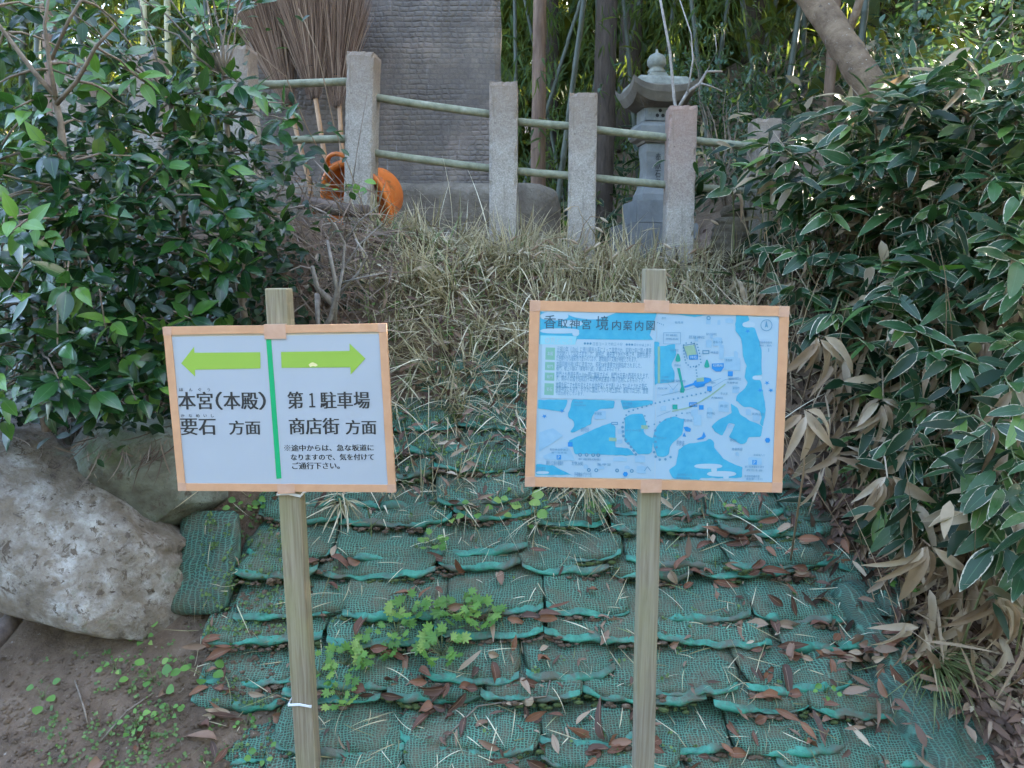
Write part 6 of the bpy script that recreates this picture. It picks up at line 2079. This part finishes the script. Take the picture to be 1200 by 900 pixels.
OVAL = [leaf_mesh('leaf', leaf_template(.058, .038, 6, .35, .3, .45, .75, .15, .03), M['weed']), leaf_mesh('leaf', leaf_template(.048, .034, 6, .2, .1, .48, .7, .15, .04), M['weed'])]
for (px, py, kind, n, s, lab) in [
    (440, 768, 'lob', 13, 1.0, 'lobed green weed right of the arrow sign post, among brown leaves'), (478, 722, 'lob', 10, .9, 'small lobed green weed above the larger pair of weeds'), (518, 768, 'lob', 14, 1.05, 'rounded lobed green weed with yellowing lower leaves'), (538, 722, 'lob', 15, 1.0, 'broad lobed green weed spreading over two sandbags'), (565, 728, 'lob', 10, .9, 'lobed green weed at the right end of the weed patch'),
    (408, 780, 'lob', 9, .9, 'lobed green weed close to the arrow sign post'), (400, 820, 'lob', 10, .8, 'low lobed green weed beside the post tie'), (375, 792, 'lob', 8, .8, 'small lobed weed touching the arrow sign post'), (465, 742, 'lob', 8, .8, 'small lobed weed in the middle of the patch'),
    (608, 598, 'oval', 7, 1.1, 'round-leaved green weed under the gap between the two signs'), (622, 612, 'oval', 5, 1.0, 'round-leaved weed with one large hanging leaf'), (560, 602, 'oval', 5, .8, 'small round-leaved weed left of the larger one'), (530, 606, 'oval', 4, .7, 'tiny round-leaved weed on a sandbag'), (508, 640, 'lob', 7, .7, 'small bright lobed weed high on the sandbags'),
    (285, 600, 'oval', 8, .7, 'leafy green weed under the arrow sign corner'), (300, 590, 'oval', 6, .6, 'small green weed left of the arrow sign post top'), (172, 748, 'oval', 5, .7, 'two-leaved green weed at the tip of the pale boulder'), (180, 800, 'rnd', 6, 1.0, 'oval-leaved green weed on bare soil in the lower left'), (240, 795, 'rnd', 5, .9, 'oval-leaved green weed by the bright hem at lower left'), (135, 785, 'oval', 5, .6, 'pale green weed on bare soil below the boulder'),
    (50, 820, 'rnd', 4, .8, 'grassy seedling on the bare soil near the left edge'), (160, 850, 'oval', 6, .7, 'dull green weed beside the lowest left sandbag'), (200, 835, 'oval', 7, .7, 'bushy green weed at the edge of the lowest sandbags'), (215, 780, 'oval', 4, .6, 'green weed between soil and sandbags on the left'), (1056, 690, 'oval', 9, .6, 'yellow green sprig over the long ribbed sandbag'), (967, 812, 'oval', 4, .6, 'small green weed in the leaf drift at right'), (290, 850, 'oval', 5, .6, 'green weed on the bright net at lower left'), (310, 885, 'oval', 4, .7, 'green weed at the bottom edge left of the post'), (700, 600, 'lob', 6, .6, 'small ferny weed under the map sign left of its post'), (860, 600, 'lob', 6, .5, 'small ferny weed under the map sign right of its post'),
    (520, 395, 'oval', 4, .6, 'green leafed weed in dry grass above the sign gap'), (450, 365, 'oval', 4, .7, 'green weed by the top right corner of the arrow sign'), (412, 210, 'rnd', 7, 1.3, 'bright green weed growing up the leaning fence post')]:
    p, nn = hit(px, py)
    if p is None: continue
    if kind == 'lob': n = int(n * 1.7)
    if kind == 'oval' and py > 700: s *= .75; n += 2
    if px == 412: p = P(px, 232, 3.78)
    t_ = thing('weed', lab, 'weed', p)
    inv = Matrix.Translation(-p)
    mb = MB()
    for q in range(n):
        a = q * 2.4 + random.uniform(-.4, .4)
        rr = (.012 + .055 * math.sqrt((q + .5) / n)) * s
        hh = random.uniform(.02, .06) * s
        e = p + Vector((rr * math.cos(a) * 1.1, rr * math.sin(a) * .7 - .015, hh + rr * math.sin(a) * .5))
        mb.tube([Vector((0, 0, 0)), (e - p) * .6 + Vector((0, 0, .012)), e - p], .0011, 4)
        d = Vector((math.cos(a), math.sin(a) * .6 - .5, .1 + random.uniform(-.4, .3)))
        me = LOB if kind == 'lob' else random.choice(RND if kind == 'rnd' else OVAL)
        put_leaf(me, t_, e, d, Vector((0, -.65, .8)) + rv(.35), s * random.uniform(.65, 1.15), inv)
    mb.build('stems', M['stem_green'], t_, True)
# tiny seedlings
sd = [leaf_template(.014, .013, 2, .15, .1, .5, .5, .1)]
ms = []
def seedlings(n, fx, fy, keep=lambda x, y: True, s=1.0):
    for _ in range(n):
        x, y = fx(), fy()
        if not keep(x, y): continue
        p, nn = hit(x, y)
        if p is None: continue
        for q in range(random.randint(2, 4)):
            ms.append(np.array(frame(p + nn * .008 + rv(.006), rv() + Vector((0, -.3, .2)), nn + Vector((0, -.5, .2)), s * random.uniform(.5, 1.2))))
seedlings(520, lambda: random.gauss(170, 75), lambda: random.gauss(850, 55), lambda x, y: 40 < x < 330 and y > 735 and noise.noise(Vector((x * .02, y * .02, 1))) > -.12)
seedlings(300, lambda: random.uniform(330, 980), lambda: random.uniform(480, 890), lambda x, y: noise.noise(Vector((x * .016, y * .02, 5))) > .12)
seedlings(260, lambda: random.uniform(460, 640), lambda: random.uniform(480, 560))
seedlings(200, lambda: random.uniform(240, 340), lambda: random.uniform(600, 760))
o = scatter('seedlings', sd, ms, M['clover'])
tag(o, 'tiny round-leaved green seedlings scattered on soil and bags', 'seedlings', kind='stuff')

# ------------------------------------------------------------------ fallen leaves
FL = [leaf_mesh('fallen_leaf', leaf_template(.085, .026, 6, .5, .25, .42, .9, .08, .05), M['brown_leaf']),
      leaf_mesh('fallen_leaf', leaf_template(.07, .028, 6, .8, .1, .45, .9, .08, .1), M['brown_leaf']),
      leaf_mesh('fallen_leaf', leaf_template(.095, .024, 6, .3, -.2, .4, .9, .08, .05), M['brown_leaf']),
      leaf_mesh('fallen_leaf', leaf_template(.055, .030, 6, 1.2, .5, .5, .7, .12, .2), M['brown_leaf']),
      leaf_mesh('fallen_leaf', leaf_template(.11, .030, 7, .9, .6, .4, 1.0, .08, .12), M['brown_leaf'])]
def drift(cx, cy, sx, sy, n, lab, grp):
    k = 0
    n = int(n * .92)
    for _ in range(n * 4):
        if k >= n: break
        x, y = random.gauss(cx, sx), random.gauss(cy, sy)
        if y > 905 or y < 480: continue
        p, nn = hit(x, y)
        if p is None: continue
        o = bpy.data.objects.new('fallen_leaf', random.choice(FL))
        COL.objects.link(o)
        t = rv(); t = t - nn * t.dot(nn)
        if random.random() < .5:
            hp = min(HEMS, key=lambda h_: (h_ - p).length_squared)
            if (hp - p).length < .07:
                p = hp + Vector((0, -.010, -.008)); nn = (Vector((0, -.8, .6)) + rv(.3)).normalized()
                t = Vector((random.choice((-1, 1)), random.uniform(-.3, .1), random.uniform(-.5, .3)))
        o.matrix_world = frame(p + nn * random.uniform(.006, .02), t + nn * random.uniform(-.1, .35), nn + rv(.6), random.uniform(.65, 1.2))
        tag(o, lab, 'leaf', grp)
        k += 1
drift(570, 800, 55, 28, 26, 'reddish brown fallen leaf in the drift between the two sign posts', 'fallen leaves between the sign posts')
drift(470, 810, 60, 35, 22, 'reddish brown fallen leaf near the lobed weeds', 'fallen leaves near the weeds')
drift(600, 725, 25, 35, 16, 'brown fallen leaf on the sandbags between the signs', 'fallen leaves high between the signs')
drift(485, 690, 16, 16, 8, 'brown fallen leaf in the small heap right of the arrow sign post', 'fallen leaves in the small upper heap')
drift(380, 665, 20, 14, 10, 'brown fallen leaf just right of the arrow sign post', 'fallen leaves beside the arrow post')
drift(265, 790, 22, 22, 20, 'brown fallen leaf in the pile left of the arrow sign post', 'fallen leaves left of the arrow post')
drift(250, 860, 55, 25, 14, 'brown fallen leaf on the lowest net bags at left', 'fallen leaves at lower left')
drift(930, 770, 25, 35, 40, 'brown fallen leaf in the deep drift on the right bags', 'fallen leaves in the right drift')
drift(1020, 765, 40, 18, 60, 'brown fallen leaf in the dense drift beside the long ribbed sandbag', 'fallen leaves by the ribbed sandbag')
drift(845, 655, 40, 24, 24, 'brown fallen leaf under the right half of the map sign', 'fallen leaves under the map sign')
drift(930, 640, 40, 30, 26, 'brown fallen leaf on the upper right sandbags', 'fallen leaves on the upper right bags')
drift(700, 750, 40, 50, 14, 'brown fallen leaf left of the map sign post', 'fallen leaves left of the map post')
drift(760, 860, 60, 25, 16, 'brown fallen leaf at the foot of the map sign post', 'fallen leaves at the map post foot')
drift(640, 885, 60, 12, 12, 'brown fallen leaf along the bottom edge of the bank', 'fallen leaves at the bottom edge')
drift(880, 850, 50, 30, 16, 'brown fallen leaf on the lowest bags at right', 'fallen leaves at lower right')
ms = []
ltpl = [leaf_template(.08, .026, 4, .5, .25, .42, .9, .08, .05), leaf_template(.07, .024, 4, .8, .1, .45, .9, .08, .1), leaf_template(.12, .022, 4, .5, .3, .4, .9, .05, .1)]
for _ in range(3000):
    x, y = random.uniform(940, 1215), random.uniform(560, 915)
    edge = np.interp(y, [560, 640, 720, 800, 860, 915], [930, 1000, 1080, 1110, 1165, 1180])
    if x < edge and random.random() < .96: continue
    p, nn = hit(x, y)
    if p is None: continue
    t = rv(); t = t - nn * t.dot(nn)
    ms.append(np.array(frame(p + nn * random.uniform(.004, .05), t + nn * random.uniform(-.1, .35), nn + rv(.6), random.uniform(.55, 1.05))))
for _ in range(1500):      # leaf bits caught in the dry grass and roots
    x, y = random.uniform(330, 900), random.uniform(280, 600)
    p, nn = hit(x, y)
    if p is None: continue
    ms.append(np.array(frame(p + nn * random.uniform(.01, .10), rv(), nn + rv(.8), random.uniform(.5, .9))))
o = scatter('leaf_litter', ltpl, ms, M['litter'])
tag(o, 'brown and straw leaf litter on the slope below the dwarf bamboo', 'leaf litter', kind='stuff')
bm = bmesh.new(); bmesh.ops.create_icosphere(bm, subdivisions=1, radius=1); bm.verts.ensure_lookup_table()
pv = [v.co.copy() for v in bm.verts]; pf = [[v.index for v in f.verts] for f in bm.faces]; bm.free()
# soil and moss worked into the creases under the hems
mbc, mbm = MB(), MB()
for h_ in HEMS:
    x_, y_ = proj(h_)
    if y_ > 930 or noise.noise(Vector((h_.x * 5, h_.z * 7, 3))) < -.08: continue
    for q in range(3):
        sz = random.uniform(.004, .011)
        c_p = h_ + Vector((random.uniform(-.03, .03), random.uniform(-.012, .010), random.uniform(-.016, -.004)))
        (mbm if noise.noise(Vector((h_.x * 3, h_.z * 5, 30))) > .15 else mbc).add([c_p + Vector((v.x * sz * 1.7, v.y * sz, v.z * sz * .8)) for v in pv], pf)
o = mbc.build('soil_crumbs', M['soil'], smooth=True)
tag(o, 'crumbs of soil washed into the creases between the sandbags', 'soil', kind='stuff')
o = mbm.build('moss', M['moss'], smooth=True)
tag(o, 'small moss cushions in the creases between the sandbags', 'moss', kind='stuff')
# straws and rootlets caught on the net
ms = []
for _ in range(620):
    x, y = random.uniform(230, 1080), random.uniform(470, 900)
    p, nn = hit(x, y)
    if p is None or p.y > 3.4: continue
    t = rv(); t = t - nn * t.dot(nn)
    L = random.uniform(.03, .14)
    ms.append(np.array(frame(p + nn * .006, t + nn * .25, nn, 1, random.uniform(-1, 1)) @ Matrix.Diagonal((.45, L, L * .9, 1))))
o = scatter('straws', gt[:3], ms, M['grass'])
tag(o, 'loose straws and curled dry blades lying on the sandbags', 'straw', kind='stuff')
ms = []
for _ in range(420):
    x, y = random.gauss(640, 200), random.uniform(560, 900)
    if x < 235 or x > 1090 or noise.noise(Vector((x * .012, y * .016, 9))) < -.05: continue
    p, nn = hit(x, y)
    if p is None: continue
    t = rv(); t = t - nn * t.dot(nn)
    ms.append(np.array(frame(p + nn * .006, t + nn * .2, nn + rv(.5), random.uniform(.2, .55))))
o = scatter('leaf_crumbs', ltpl, ms, M['litter'])
tag(o, 'small broken bits of brown leaves on the sandbags', 'leaf bits', kind='stuff')
# small pebbles and crumbs on the bare soil
peb = []
Vp, Fp = [], []
mb = MB()
for _ in range(1500):
    x, y = random.uniform(-10, 330), random.uniform(690, 905)
    p, nn = hit(x, y)
    if p is None: continue
    if nn.z < .72 or (y < 770 and x < 215): continue
    s = random.uniform(.003, .010) * (1 if random.random() < .93 else 1.8)
    mb.add([p + Vector((v.x * s * random.uniform(.7, 1.3), v.y * s, v.z * s * .7)) for v in pv], pf)
o = mb.build('pebbles', M['soil'], smooth=True)
tag(o, 'crumbs of earth and small pebbles on the bare soil at lower left', 'pebbles', kind='stuff')
# a few fallen twigs
for (pts, lab) in [([(520, 868), (560, 830), (640, 815), (645, 800)], 'thin brown twig lying across the bags between the signs'), ([(120, 870), (150, 835), (180, 815)], 'short dark twig on the bare soil at lower left'), ([(90, 800), (100, 830), (104, 850)], 'broken brown stalk standing in the soil near the left edge')]:
    pp = []
    for x, y in pts:
        p, nn = hit(x, y)
        if p is not None: pp.append(p + nn * .012)
    if len(pp) > 1:
        mb = MB(); mb.tube(pp, .003, 5); tag(mb.build('twig', M['twig'], smooth=True), lab, 'twig')
